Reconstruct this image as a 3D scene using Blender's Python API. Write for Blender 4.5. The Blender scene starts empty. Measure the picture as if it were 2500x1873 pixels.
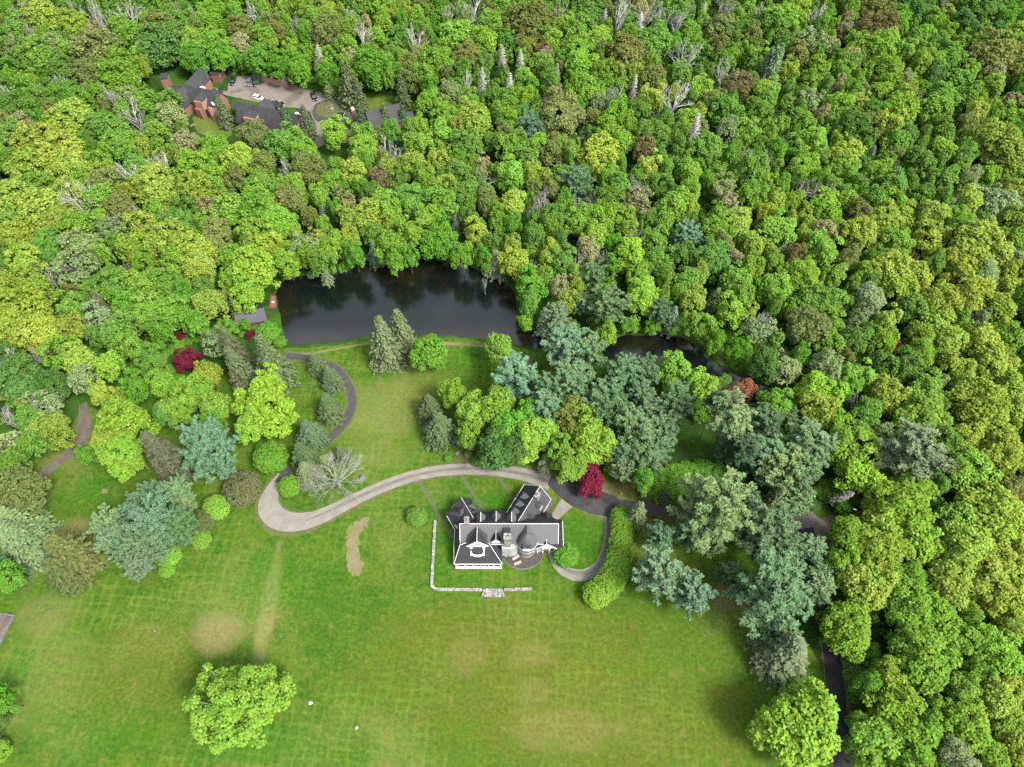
import bpy, bmesh, math, random
import numpy as np
from mathutils import Vector
from mathutils.geometry import tessellate_polygon

SC = bpy.context.scene
COL = SC.collection
RAD = math.radians

# ---------------------------------------------------------------- camera
FPX = 1736.0; PITCH = RAD(57.0); CAMH = 180.0          # drone 180 m up
cam_data = bpy.data.cameras.new('camera')
cam = bpy.data.objects.new('camera', cam_data); COL.objects.link(cam)
cam.location = (0, 0, CAMH); cam.rotation_euler = (RAD(90) - PITCH, 0, 0)
cam_data.sensor_fit = 'HORIZONTAL'; cam_data.angle = 2 * math.atan(1250.0 / FPX)
cam_data.clip_start = 0.5; cam_data.clip_end = 12000
SC.camera = cam

# ---------------------------------------------------------------- sky, sun, exposure
SUN_EL = RAD(52); SUN_AZ = RAD(128)                     # azimuth clockwise from +Y: sun on the right, a little behind the camera
w = bpy.data.worlds.new('World'); SC.world = w; w.use_nodes = True
nt = w.node_tree; nt.nodes.clear()
sky = nt.nodes.new('ShaderNodeTexSky'); sky.sky_type = 'NISHITA'; sky.sun_disc = False
sky.sun_elevation = SUN_EL; sky.sun_rotation = SUN_AZ; sky.air_density = 1.0; sky.dust_density = 4.0; sky.altitude = 100
hs = nt.nodes.new('ShaderNodeHueSaturation'); hs.inputs['Saturation'].default_value = 0.38
bg = nt.nodes.new('ShaderNodeBackground'); bg.inputs['Strength'].default_value = 0.15
wo = nt.nodes.new('ShaderNodeOutputWorld')
nt.links.new(sky.outputs[0], hs.inputs['Color']); nt.links.new(hs.outputs[0], bg.inputs[0]); nt.links.new(bg.outputs[0], wo.inputs[0])
sd = bpy.data.lights.new('sun', 'SUN'); sd.energy = 2.3; sd.angle = RAD(14); sd.color = (1.0, 0.95, 0.86)
sun = bpy.data.objects.new('sun', sd); COL.objects.link(sun)
sdir = Vector((math.sin(SUN_AZ) * math.cos(SUN_EL), math.cos(SUN_AZ) * math.cos(SUN_EL), math.sin(SUN_EL)))
sun.rotation_euler = sdir.to_track_quat('Z', 'Y').to_euler(); sun.location = (60, -60, 300)
SC.view_settings.view_transform = 'Standard'; SC.view_settings.look = 'None'
SC.view_settings.exposure = 1.5; SC.view_settings.gamma = 1.0; SC.view_settings.use_curve_mapping = False
SC.render.engine = 'CYCLES'
SC.cycles.max_bounces = 8; SC.cycles.diffuse_bounces = 6; SC.cycles.glossy_bounces = 2
SC.cycles.transmission_bounces = 2; SC.cycles.transparent_max_bounces = 4
SC.cycles.use_denoising = False

# ---------------------------------------------------------------- helpers
def G(px, py, z=0.0):
    """survey point: where the sight line of a photo point (2500 px wide) meets height z"""
    u = (px - 1250) / FPX; v = (936.5 - py) / FPX
    dy = math.cos(PITCH) + v * math.sin(PITCH); dz = -math.sin(PITCH) + v * math.cos(PITCH)
    t = (z - CAMH) / dz
    return (u * t, dy * t)
def depth(x, y, z):
    return y * math.cos(PITCH) - (z - CAMH) * math.sin(PITCH)
def proj(x, y, z):
    d = depth(x, y, z); v = (y * math.sin(PITCH) + (z - CAMH) * math.cos(PITCH)) / d
    return 1250 + FPX * x / d, 936.5 - FPX * v
def pip(p, poly):
    x, y = p; c = False; j = len(poly) - 1
    for i in range(len(poly)):
        xi, yi = poly[i]; xj, yj = poly[j]
        if (yi > y) != (yj > y) and x < (xj - xi) * (y - yi) / (yj - yi) + xi: c = not c
        j = i
    return c
def tag(o, label=None, cat=None, group=None, kind=None):
    if label: o['label'] = label
    if cat: o['category'] = cat
    if group: o['group'] = group
    if kind: o['kind'] = kind
    return o
def link(o, parent=None):
    COL.objects.link(o)
    if parent: o.parent = parent
    return o
def empty(name, loc, rz=0.0):
    o = bpy.data.objects.new(name, None); COL.objects.link(o)
    o.location = loc; o.rotation_euler = (0, 0, rz); o.empty_display_size = 0.5
    return o
def copy_tree(o, parent=None):
    c = o.copy(); COL.objects.link(c)
    if parent: c.parent = parent
    for ch in list(o.children): copy_tree(ch, c)
    return c

class MB:
    """collects faces of one mesh part"""
    def __init__(s): s.v = []; s.f = []
    def add(s, vs, fs):
        n = len(s.v); s.v += [tuple(p) for p in vs]; s.f += [tuple(i + n for i in f) for f in fs]; return s
    def box(s, c, d, rz=0.0):
        ca, sa = math.cos(rz), math.sin(rz); vs = []
        for z in (-.5, .5):
            for x, y in ((-.5, -.5), (.5, -.5), (.5, .5), (-.5, .5)):
                X, Y = x * d[0], y * d[1]
                vs.append((c[0] + X * ca - Y * sa, c[1] + X * sa + Y * ca, c[2] + z * d[2]))
        return s.add(vs, [(3, 2, 1, 0), (4, 5, 6, 7), (0, 1, 5, 4), (1, 2, 6, 5), (2, 3, 7, 6), (3, 0, 4, 7)])
    def prism(s, pts, z0, z1):
        n = len(pts)
        vs = [(p[0], p[1], z0) for p in pts] + [(p[0], p[1], z1) for p in pts]
        fs = [(i, (i + 1) % n, n + (i + 1) % n, n + i) for i in range(n)]
        tris = tessellate_polygon([[Vector((p[0], p[1], 0)) for p in pts]])
        for t in tris: fs.append(tuple(t)); fs.append(tuple(n + i for i in reversed(t)))
        return s.add(vs, fs)
    def slab(s, pts, th=0.18):
        """a sloping roof plane: polygon in space with a thickness below it"""
        n = len(pts); vs = [tuple(p) for p in pts] + [(p[0], p[1], p[2] - th) for p in pts]
        fs = [tuple(range(n)), tuple(range(2 * n - 1, n - 1, -1))] + [(i, n + i, n + (i + 1) % n, (i + 1) % n) for i in range(n)]
        return s.add(vs, fs)
    def tube(s, a, b, r0, r1, k=5):
        a = Vector(a); b = Vector(b); d = (b - a)
        if d.length < 1e-6: return s
        d.normalize(); u = d.orthogonal().normalized(); v = d.cross(u)
        vs = []
        for p, r in ((a, r0), (b, r1)):
            for i in range(k):
                t = 2 * math.pi * i / k; vs.append(p + (u * math.cos(t) + v * math.sin(t)) * r)
        fs = [(i, (i + 1) % k, k + (i + 1) % k, k + i) for i in range(k)] + [tuple(range(k - 1, -1, -1)), tuple(range(k, 2 * k))]
        return s.add(vs, fs)
    def lathe(s, c, prof, k=20, a0=0.0, a1=2 * math.pi):
        full = abs(a1 - a0 - 2 * math.pi) < 1e-6; m = k if full else k + 1
        vs = [(c[0] + r * math.cos(a0 + (a1 - a0) * i / k), c[1] + r * math.sin(a0 + (a1 - a0) * i / k), c[2] + z) for r, z in prof for i in range(m)]
        fs = []
        for j in range(len(prof) - 1):
            for i in range(k): fs.append((j * m + i, j * m + (i + 1) % m, (j + 1) * m + (i + 1) % m, (j + 1) * m + i))
        return s.add(vs, fs)
    def build(s, name, m, parent=None, smooth=False):
        me = bpy.data.meshes.new(name); me.from_pydata(s.v, [], s.f); me.update()
        if smooth: me.polygons.foreach_set('use_smooth', [True] * len(me.polygons))
        o = bpy.data.objects.new(name, me); me.materials.append(m)
        return link(o, parent)

# ---------------------------------------------------------------- materials
class NT:
    def __init__(s, name):
        s.m = bpy.data.materials.new(name); s.m.use_nodes = True; s.t = s.m.node_tree; s.t.nodes.clear()
        s.out = s.n('ShaderNodeOutputMaterial')
    def n(s, typ, **kw):
        o = s.t.nodes.new(typ)
        for k, v in kw.items(): setattr(o, k, v)
        return o
    def l(s, a, b): s.t.links.new(a, b)
    def put(s, sock, val):
        if hasattr(val, 'is_output'): s.l(val, sock)
        else: sock.default_value = val
    def math(s, op, a, b=None, clamp=False):
        o = s.n('ShaderNodeMath', operation=op); o.use_clamp = clamp; s.put(o.inputs[0], a)
        if b is not None: s.put(o.inputs[1], b)
        return o.outputs[0]
    def mix(s, f, a, b, mode='MIX'):
        o = s.n('ShaderNodeMix', data_type='RGBA', blend_type=mode); s.put(o.inputs[0], f); s.put(o.inputs[6], a); s.put(o.inputs[7], b)
        return o.outputs[2]
    def noise(s, scale, detail=4, vec=None, rough=0.55, dist=0.0):
        o = s.n('ShaderNodeTexNoise'); o.inputs['Scale'].default_value = scale; o.inputs['Detail'].default_value = detail
        o.inputs['Roughness'].default_value = rough; o.inputs['Distortion'].default_value = dist
        s.l(vec if vec is not None else s.pos(), o.inputs['Vector']); return o.outputs['Fac']
    def pos(s):
        if not hasattr(s, '_p'): s._p = s.n('ShaderNodeNewGeometry').outputs['Position']
        return s._p
    def obj(s):
        if not hasattr(s, '_o'): s._o = s.n('ShaderNodeTexCoord').outputs['Object']
        return s._o
    def ramp(s, f, a, b):
        o = s.n('ShaderNodeMapRange'); o.interpolation_type = 'SMOOTHSTEP'; s.put(o.inputs[0], f); o.inputs[1].default_value = a; o.inputs[2].default_value = b
        return o.outputs[0]
    def pbr(s, col, rough=0.8, spec=0.3, bump=None, bs=0.3, bd=0.1, metal=0.0):
        p = s.n('ShaderNodeBsdfPrincipled'); s.put(p.inputs['Base Color'], col); s.put(p.inputs['Roughness'], rough)
        p.inputs['Specular IOR Level'].default_value = spec; p.inputs['Metallic'].default_value = metal
        if bump is not None:
            b = s.n('ShaderNodeBump'); b.inputs['Strength'].default_value = bs; b.inputs['Distance'].default_value = bd
            s.l(bump, b.inputs['Height']); s.l(b.outputs[0], p.inputs['Normal'])
        s.l(p.outputs[0], s.out.inputs[0]); return s.m
def C(r, g, b): return (r, g, b, 1.0)

def plain(name, col, var=0.12, scale=3.0, rough=0.75, spec=0.3, metal=0.0):
    t = NT(name); f = t.noise(scale, 5)
    c = t.mix(t.ramp(f, 0.3, 0.7), C(*[x * (1 - var) for x in col]), C(*[min(1, x * (1 + var)) for x in col]))
    return t.pbr(c, rough, spec, bump=f, bs=0.1, metal=metal)

def foliage_mat(name, instanced, transl=0.32):
    t = NT(name)
    if instanced:
        a = t.n('ShaderNodeAttribute', attribute_type='INSTANCER', attribute_name='col'); base = a.outputs['Color']
    else:
        base = t.n('ShaderNodeObjectInfo').outputs['Color']
    g = t.n('ShaderNodeNewGeometry'); rnd = g.outputs['Random Per Island']
    v = t.n('ShaderNodeMapRange'); t.l(rnd, v.inputs[0]); v.inputs[3].default_value = 0.76; v.inputs[4].default_value = 1.24
    f = t.noise(0.35, 3, vec=t.obj() if False else None)
    hsv = t.n('ShaderNodeHueSaturation'); t.l(base, hsv.inputs['Color'])
    t.l(v.outputs[0], hsv.inputs['Value'])
    hm = t.n('ShaderNodeMapRange'); t.l(f, hm.inputs[0]); hm.inputs[1].default_value = 0.3; hm.inputs[2].default_value = 0.7
    hm.inputs[3].default_value = 0.485; hm.inputs[4].default_value = 0.515; t.l(hm.outputs[0], hsv.inputs['Hue'])
    d = t.n('ShaderNodeBsdfDiffuse'); tr = t.n('ShaderNodeBsdfTranslucent'); m = t.n('ShaderNodeMixShader')
    t.l(hsv.outputs[0], d.inputs[0]); t.l(hsv.outputs[0], tr.inputs[0]); m.inputs[0].default_value = transl
    t.l(d.outputs[0], m.inputs[1]); t.l(tr.outputs[0], m.inputs[2]); t.l(m.outputs[0], t.out.inputs[0])
    return t.m
M = {}
M['leaf'] = foliage_mat('foliage', False)
M['leaf_forest'] = foliage_mat('forest_foliage', True)
M['needle'] = foliage_mat('needles', False, 0.25)
M['bark'] = plain('bark', (0.085, 0.07, 0.052), 0.3, 1.2, 0.9, 0.1)
M['bark_grey'] = plain('pale_bark', (0.17, 0.155, 0.14), 0.25, 0.8, 0.9, 0.1)
def dead_mat():
    t = NT('bleached_wood'); base = t.n('ShaderNodeObjectInfo').outputs['Color']
    f = t.noise(0.7, 4); c = t.mix(t.ramp(f, 0.3, 0.7), base, t.mix(0.5, base, C(0.16, 0.14, 0.12)))
    return t.pbr(c, 0.9, 0.1)
M['dead'] = dead_mat()
M['white'] = plain('white_paint', (0.62, 0.61, 0.59), 0.05, 1.5, 0.6)
M['slate'] = None
def shingle(name, col, lo, sc=1.0, stain=(0.1, 0.1, 0.1), st=0.4):
    t = NT(name)
    br = t.n('ShaderNodeTexBrick'); br.inputs['Scale'].default_value = 1.0; br.inputs['Brick Width'].default_value = 0.34
    br.inputs['Row Height'].default_value = 0.19; br.inputs['Mortar Size'].default_value = 0.02
    br.inputs['Color1'].default_value = C(*col); br.inputs['Color2'].default_value = C(*[c * 0.8 for c in col]); br.inputs['Mortar'].default_value = C(*[c * 0.6 for c in col])
    t.l(t.pos(), br.inputs['Vector'])
    f = t.noise(0.55, 6, rough=0.65); f2 = t.noise(0.13, 3)
    c = t.mix(t.ramp(f, 0.48, 0.78), br.outputs['Color'], C(*stain)); c = t.mix(t.math('MULTIPLY', t.ramp(f2, 0.35, 0.7), st), c, C(*lo))
    return t.pbr(c, 0.72, 0.35, bump=f, bs=0.15)
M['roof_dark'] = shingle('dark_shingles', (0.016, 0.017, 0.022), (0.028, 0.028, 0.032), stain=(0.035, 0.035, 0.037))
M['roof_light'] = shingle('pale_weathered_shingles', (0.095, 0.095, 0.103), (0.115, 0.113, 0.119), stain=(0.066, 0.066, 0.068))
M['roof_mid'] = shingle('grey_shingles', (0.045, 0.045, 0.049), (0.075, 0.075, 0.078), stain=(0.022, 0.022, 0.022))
M['roof_lodge'] = shingle('charcoal_shingles', (0.027, 0.028, 0.032), (0.05, 0.05, 0.05), stain=(0.055, 0.054, 0.052))
def brick_mat(name, c1, c2, mo):
    t = NT(name)
    br = t.n('ShaderNodeTexBrick'); br.inputs['Scale'].default_value = 1.0; br.inputs['Brick Width'].default_value = 0.4; br.inputs['Row Height'].default_value = 0.13
    br.inputs['Mortar Size'].default_value = 0.012; br.inputs['Color1'].default_value = C(*c1); br.inputs['Color2'].default_value = C(*c2); br.inputs['Mortar'].default_value = C(*mo)
    mp = t.n('ShaderNodeMapping'); mp.inputs['Rotation'].default_value = (RAD(90), 0, 0); t.l(t.pos(), mp.inputs[0]); t.l(mp.outputs[0], br.inputs['Vector'])
    f = t.noise(0.8, 4); c = t.mix(t.math('MULTIPLY', t.ramp(f, 0.4, 0.8), 0.4), br.outputs['Color'], C(*[x * 0.6 for x in c1]))
    return t.pbr(c, 0.85, 0.2)
M['brick'] = brick_mat('red_brick', (0.22, 0.098, 0.072), (0.175, 0.075, 0.058), (0.2, 0.15, 0.12))
M['brick_pink'] = brick_mat('pink_tile', (0.30, 0.165, 0.125), (0.27, 0.14, 0.105), (0.28, 0.2, 0.17))
def stone_mat(name, a, b, sc):
    t = NT(name); v = t.n('ShaderNodeTexVoronoi'); v.inputs['Scale'].default_value = sc; t.l(t.pos(), v.inputs['Vector'])
    f = t.noise(1.2, 5, rough=0.7); e = t.n('ShaderNodeTexVoronoi', feature='DISTANCE_TO_EDGE'); e.inputs['Scale'].default_value = sc; t.l(t.pos(), e.inputs['Vector'])
    sp = t.n('ShaderNodeSeparateColor'); t.l(v.outputs['Color'], sp.inputs[0])
    c = t.mix(sp.outputs[0], C(*a), C(*b)); c = t.mix(t.ramp(e.outputs['Distance'], 0.07, 0.0), c, C(0.05, 0.05, 0.045))
    c = t.mix(t.math('MULTIPLY', t.ramp(f, 0.5, 0.75), 0.8), c, C(0.09, 0.09, 0.08))
    return t.pbr(c, 0.9, 0.2, bump=f)
M['stone'] = stone_mat('pale_stone', (0.29, 0.28, 0.26), (0.17, 0.165, 0.158), 1.1)
M['stone_grey'] = stone_mat('grey_stone', (0.15, 0.148, 0.145), (0.09, 0.09, 0.09), 1.8)
M['ashlar'] = plain('pale_limewash', (0.28, 0.277, 0.27), 0.16, 1.3, 0.9, 0.2)
M['glass'] = plain('dark_glass', (0.025, 0.03, 0.035), 0.2, 1.0, 0.12, 0.6)
M['wood'] = plain('deck_wood', (0.10, 0.065, 0.048), 0.25, 2.5, 0.85, 0.2)
M['moss'] = plain('mossy_floor', (0.05, 0.048, 0.032), 0.5, 1.6, 0.95, 0.1)
M['fabric'] = plain('pale_canvas', (0.30, 0.25, 0.22), 0.06, 2, 0.9, 0.1)
M['rubber'] = plain('rubber', (0.02, 0.02, 0.02), 0.2, 3, 0.8, 0.2)
M['metal'] = plain('dark_metal', (0.06, 0.06, 0.065), 0.2, 2, 0.5, 0.4)
M['terracotta'] = plain('glazed_clay', (0.28, 0.26, 0.24), 0.1, 2, 0.7)
M['lens'] = plain('clear_lens', (0.75, 0.75, 0.75), 0.05, 2, 0.2, 0.5)
def paint(name, col): return plain(name, col, 0.03, 1.0, 0.28, 0.6)
# ---------------------------------------------------------------- ground surfaces
def patch_mix(t, c, patches, warp):
    sx = t.n('ShaderNodeSeparateXYZ'); t.l(t.pos(), sx.inputs[0])
    for (px, py, rx, ry, col, k) in patches:
        cx, cy = G(px, py); d = depth(cx, cy, 0) / FPX
        ax = rx * d; ay = abs(G(px, py - ry)[1] - G(px, py + ry)[1]) / 2
        X = t.math('DIVIDE', t.math('SUBTRACT', sx.outputs[0], cx), ax); Y = t.math('DIVIDE', t.math('SUBTRACT', sx.outputs[1], cy), ay)
        r2 = t.math('ADD', t.math('MULTIPLY', X, X), t.math('MULTIPLY', Y, Y))
        r = t.math('ADD', r2, warp)
        c = t.mix(t.math('MULTIPLY', t.ramp(r, 1.35, 0.25), k), c, C(*col))
    return c
GRASS = (0.019, 0.072, 0.003); GRASS2 = (0.054, 0.098, 0.007); STRAW = (0.125, 0.130, 0.036); BROWN = (0.215, 0.155, 0.080); LUSH_AND_SHADE = (0.016, 0.098, 0.002); OLIVE = (0.078, 0.080, 0.009)
def lawn_mat():
    t = NT('lawn_grass')
    n1 = t.noise(0.035, 5, rough=0.6); n2 = t.noise(0.16, 5, rough=0.65); n3 = t.noise(1.1, 4, rough=0.7); n4 = t.noise(0.012, 3)
    n5 = t.noise(0.42, 4, rough=0.6); c = t.mix(t.ramp(t.math('ADD', t.math('MULTIPLY', n2, .55), t.math('MULTIPLY', n5, .45)), 0.40, 0.60), C(*GRASS), C(*GRASS2))
    c = t.mix(t.math('MULTIPLY', t.ramp(n1, 0.47, 0.70), 0.7), c, C(*STRAW))
    warp = t.math('MULTIPLY', t.math('SUBTRACT', t.math('ADD', t.math('MULTIPLY', n2, .6), t.math('MULTIPLY', n3, .4)), 0.5), 5.0)
    P = [(530, 1545, 60, 60, BROWN, .62), (655, 1480, 22, 150, (0.19, 0.165, 0.07), .75), (1300, 1560, 360, 110, OLIVE, .55), (1500, 1750, 420, 160, OLIVE, .7), (1150, 1640, 330, 170, OLIVE, .5),
         (1290, 1600, 60, 35, BROWN, .22), (1140, 1600, 55, 50, BROWN, .2), (1300, 1690, 45, 40, BROWN, .2), (1380, 1780, 140, 60, BROWN, .25), (100, 1640, 120, 130, STRAW, .5), (330, 1640, 160, 150, OLIVE, .5), (120, 1500, 90, 50, BROWN, .3),
         (950, 1000, 90, 80, STRAW, .75), (1010, 940, 60, 60, STRAW, .5), (920, 1110, 90, 40, STRAW, .45), (1190, 840, 130, 9, STRAW, .6), (1170, 1130, 60, 25, BROWN, .45), (1200, 880, 90, 60, LUSH_AND_SHADE, .8),  # last patch paints the soft tree shade by the pond into the grass
         (190, 1300, 70, 40, BROWN, .5), (210, 1200, 60, 60, LUSH_AND_SHADE, .6), (1640, 1150, 150, 130, (0.05, 0.03, 0.018), 1.0), (1740, 1130, 150, 140, (0.05, 0.03, 0.018), .9), (1480, 1225, 90, 45, BROWN, .6),
         (1790, 1460, 60, 40, BROWN, .7), (1840, 1520, 60, 100, (0.06, 0.055, 0.025), .5), (1180, 1290, 130, 110, LUSH_AND_SHADE, .8), (1100, 1390, 70, 60, LUSH_AND_SHADE, .35), (1420, 1320, 60, 90, LUSH_AND_SHADE, .6),
         (240, 1780, 170, 70, LUSH_AND_SHADE, .4), (660, 1820, 170, 60, LUSH_AND_SHADE, .45), (800, 1500, 110, 130, GRASS, .5), (880, 1280, 90, 90, GRASS, .5), (640, 1430, 100, 80, LUSH_AND_SHADE, .45), (30, 1650, 40, 80, LUSH_AND_SHADE, .6), (1900, 1750, 60, 150, LUSH_AND_SHADE, .4), (1700, 1590, 130, 130, GRASS2, .5)]
    c = patch_mix(t, c, P, warp)
    # fine tufts and clover
    c = t.mix(t.ramp(n3, 0.30, 0.75), t.mix(0.38, c, C(0.008, 0.028, 0.002)), t.mix(0.22, c, C(0.13, 0.19, 0.03)))
    # mowing lines, two directions
    for ang, per, dist in ((RAD(3.5), 2.45, 4.5), (RAD(94.5), 2.3, 4.5)):
        mp = t.n('ShaderNodeMapping'); mp.inputs['Rotation'].default_value = (0, 0, ang); t.l(t.pos(), mp.inputs[0])
        wv = t.n('ShaderNodeTexWave', wave_type='BANDS', bands_direction='X', wave_profile='SIN'); wv.inputs['Scale'].default_value = 0.314 / per * 2 / 2; wv.inputs['Distortion'].default_value = dist
        wv.inputs['Detail'].default_value = 2; wv.inputs['Detail Scale'].default_value = 0.6; t.l(mp.outputs[0], wv.inputs['Vector'])
        ln = t.ramp(wv.outputs['Fac'], 0.62, 1.0)
        k = t.math('MULTIPLY', ln, t.math('MULTIPLY', t.ramp(t.noise(0.03, 2, rough=0.4), 0.40, 0.62), t.math('MULTIPLY', t.ramp(t.noise(0.22, 3), 0.36, 0.6), 0.36)))
        c = t.mix(k, c, C(0.085, 0.145, 0.020))
    c = t.mix(t.math('MULTIPLY', t.ramp(t.noise(0.3, 5, rough=0.7), 0.54, 0.72), 0.5), c, C(0.135, 0.115, 0.035))
    return t.pbr(c, 0.95, 0.1, bump=n3, bs=0.5, bd=0.15)
M['lawn'] = lawn_mat()
def floor_mat():
    t = NT('forest_floor'); n1 = t.noise(0.09, 5); n2 = t.noise(0.8, 5, rough=0.7)
    c = t.mix(t.ramp(n1, 0.4, 0.62), C(0.018, 0.042, 0.008), C(0.030, 0.080, 0.010)); c = t.mix(t.ramp(n2, 0.5, 0.8), c, C(0.03, 0.026, 0.016))
    return t.pbr(c, 1.0, 0.05, bump=n2, bs=0.6, bd=0.3)
M['floor'] = floor_mat()
def road_mat(name, a, b, spots=None, sc=0.35):
    t = NT(name); n1 = t.noise(sc, 6, rough=0.65); n2 = t.noise(2.6, 4, rough=0.7); n3 = t.noise(0.12, 3)
    c = t.mix(t.ramp(n1, 0.35, 0.65), C(*a), C(*b)); c = t.mix(t.math('MULTIPLY', t.ramp(n2, 0.45, 0.8), 0.35), c, C(*[x * 0.6 for x in a]))
    if spots: c = t.mix(t.math('MULTIPLY', t.ramp(n3, 0.5, 0.62), 0.8), c, C(*spots))
    return t.pbr(c, 0.95, 0.15, bump=n2, bs=0.3, bd=0.05)
M['asphalt'] = road_mat('asphalt', (0.030, 0.029, 0.032), (0.042, 0.041, 0.043), (0.055, 0.053, 0.053))
M['asphalt_old'] = road_mat('old_asphalt', (0.043, 0.041, 0.046), (0.055, 0.052, 0.057))
M['asphalt_dark'] = road_mat('dark_lane_asphalt', (0.022, 0.021, 0.025), (0.032, 0.03, 0.035))  # darker asphalt tone for the lane beside the woods
M['gravel'] = road_mat('pale_gravel', (0.185, 0.172, 0.150), (0.15, 0.138, 0.118))
M['track'] = road_mat('worn_track', (0.098, 0.090, 0.080), (0.135, 0.125, 0.11))
M['dirt'] = road_mat('lane_dirt', (0.085, 0.068, 0.056), (0.115, 0.096, 0.082))
M['lot'] = road_mat('lot_gravel', (0.135, 0.116, 0.10), (0.175, 0.152, 0.133), (0.085, 0.074, 0.065), 0.12)
M['soil'] = road_mat('bare_soil', (0.15, 0.12, 0.075), (0.10, 0.11, 0.035))
M['verge'] = road_mat('verge_earth', (0.10, 0.082, 0.048), (0.048, 0.078, 0.012), sc=0.8)
M['paver'] = road_mat('stone_path', (0.085, 0.088, 0.066), (0.05, 0.078, 0.02), sc=1.2)
def patio_mat():
    t = NT('patio_slabs'); br = t.n('ShaderNodeTexBrick'); br.inputs['Scale'].default_value = 1; br.inputs['Brick Width'].default_value = 1.1; br.inputs['Row Height'].default_value = 0.8; br.inputs['Mortar Size'].default_value = 0.03
    br.inputs['Color1'].default_value = C(0.068, 0.052, 0.045); br.inputs['Color2'].default_value = C(0.052, 0.042, 0.038); br.inputs['Mortar'].default_value = C(0.03, 0.028, 0.025); t.l(t.pos(), br.inputs['Vector'])
    f = t.noise(0.5, 5); c = t.mix(t.math('MULTIPLY', t.ramp(f, 0.45, 0.7), 0.6), br.outputs['Color'], C(0.034, 0.03, 0.028)); return t.pbr(c, 0.85, 0.3, bump=f)
M['patio'] = patio_mat()
def water_mat():
    t = NT('pond_water'); sx = t.n('ShaderNodeSeparateXYZ'); t.l(t.pos(), sx.inputs[0])
    f = t.noise(0.07, 5, rough=0.6); r = t.noise(0.9, 3)
    y0 = G(1000, 838)[1]
    sh = t.math('MULTIPLY', t.ramp(sx.outputs[0], G(1330, 840)[0], G(1150, 840)[0]), 0.85); sh = t.math('MULTIPLY', sh, t.ramp(t.math('ADD', sx.outputs[1], t.math('MULTIPLY', f, 8)), y0 + 13, y0 + 4))          # silty shallows along the mown bank
    c = t.mix(t.ramp(f, 0.42, 0.68), C(0.0025, 0.0042, 0.0042), C(0.0075, 0.0068, 0.0034)); c = t.mix(sh, c, C(0.021, 0.020, 0.017))
    return t.pbr(c, 0.16, 0.85, bump=r, bs=0.05, bd=0.08)
M['water'] = water_mat()

def px_poly(s, z=0.0):
    v = [float(a) for a in s.replace(';', ',').split(',')]
    return [G(v[i], v[i + 1], z) for i in range(0, len(v), 2)]
def raw(s):
    v = [float(a) for a in s.replace(';', ',').split(',')]
    return [(v[i], v[i + 1]) for i in range(0, len(v), 2)]
def smooth(pts, closed=True, it=2):
    for _ in range(it):
        q = []; n = len(pts)
        for i in range(n if closed else n - 1):
            a, b = pts[i], pts[(i + 1) % n]
            q += [(a[0] * .75 + b[0] * .25, a[1] * .75 + b[1] * .25), (a[0] * .25 + b[0] * .75, a[1] * .25 + b[1] * .75)]
        if not closed: q = [pts[0]] + q + [pts[-1]]
        pts = q
    return pts
def rag(pts, amp, seed=1, step=1.5):
    """natural ragged edge"""
    R = random.Random(seed); q = []; n = len(pts)
    for i in range(n):
        a, b = pts[i], pts[(i + 1) % n]; L = math.hypot(b[0] - a[0], b[1] - a[1]); k = max(1, min(40, int(L / step)))
        for j in range(k):
            t = j / k; q.append((a[0] + (b[0] - a[0]) * t + R.uniform(-amp, amp), a[1] + (b[1] - a[1]) * t + R.uniform(-amp, amp)))
    return q
def sheet(name, loops, z, m, label=None, cat=None):
    if not isinstance(loops[0], list): loops = [loops]
    vl = [[Vector((p[0], p[1], 0)) for p in lp] for lp in loops]
    tris = tessellate_polygon(vl); vs = [(p.x, p.y, z) for lp in vl for p in lp]
    fs = []
    for t in tris:
        a, b, c = (Vector(vs[i]) for i in t); nz = (b - a).cross(c - a).z
        if abs(nz) < 1e-9: continue
        fs.append(tuple(t) if nz > 0 else tuple(reversed(t)))
    me = bpy.data.meshes.new(name); me.from_pydata(vs, [], fs); me.materials.append(m)
    o = link(bpy.data.objects.new(name, me)); tag(o, label, cat, None, 'structure'); return o
def strip_pts(cl, ws):
    L, R = [], []; n = len(cl)
    for i in range(n):
        a = cl[max(0, i - 1)]; b = cl[min(n - 1, i + 1)]; dx, dy = b[0] - a[0], b[1] - a[1]; l = math.hypot(dx, dy) or 1
        wd = ws[i] / 2; L.append((cl[i][0] - dy / l * wd, cl[i][1] + dx / l * wd)); R.append((cl[i][0] + dy / l * wd, cl[i][1] - dx / l * wd))
    return L, R
def road(name, s, width, z, m, label, it=3, amp=0.12, seed=1):
    v = [float(a) for a in s.replace(';', ',').split(',')]
    if isinstance(width, (int, float)):
        pts = [G(v[i], v[i + 1]) for i in range(0, len(v), 2)]; cl = smooth(pts, False, it); ws = [width] * len(cl)
    else:
        p3 = [G(v[i], v[i + 1]) + (width[i // 2],) for i in range(0, len(v), 2)]
        for _ in range(it):
            q = [p3[0]]
            for a, b in zip(p3[:-1], p3[1:]): q += [tuple(a[k] * .75 + b[k] * .25 for k in range(3)), tuple(a[k] * .25 + b[k] * .75 for k in range(3))]
            p3 = q + [p3[-1]]
        cl = [(p[0], p[1]) for p in p3]; ws = [p[2] for p in p3]
    R = random.Random(seed); ws = [x + R.uniform(-amp, amp) for x in ws]
    L, Rr = strip_pts(cl, ws); n = len(cl); vs = [(p[0], p[1], z) for p in L + Rr]
    fs = [(i, n + i, n + i + 1, i + 1) for i in range(n - 1)]
    me = bpy.data.meshes.new(name); me.from_pydata(vs, [], fs); me.materials.append(m)
    o = link(bpy.data.objects.new(name, me)); tag(o, label, None, None, 'structure'); return o

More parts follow.
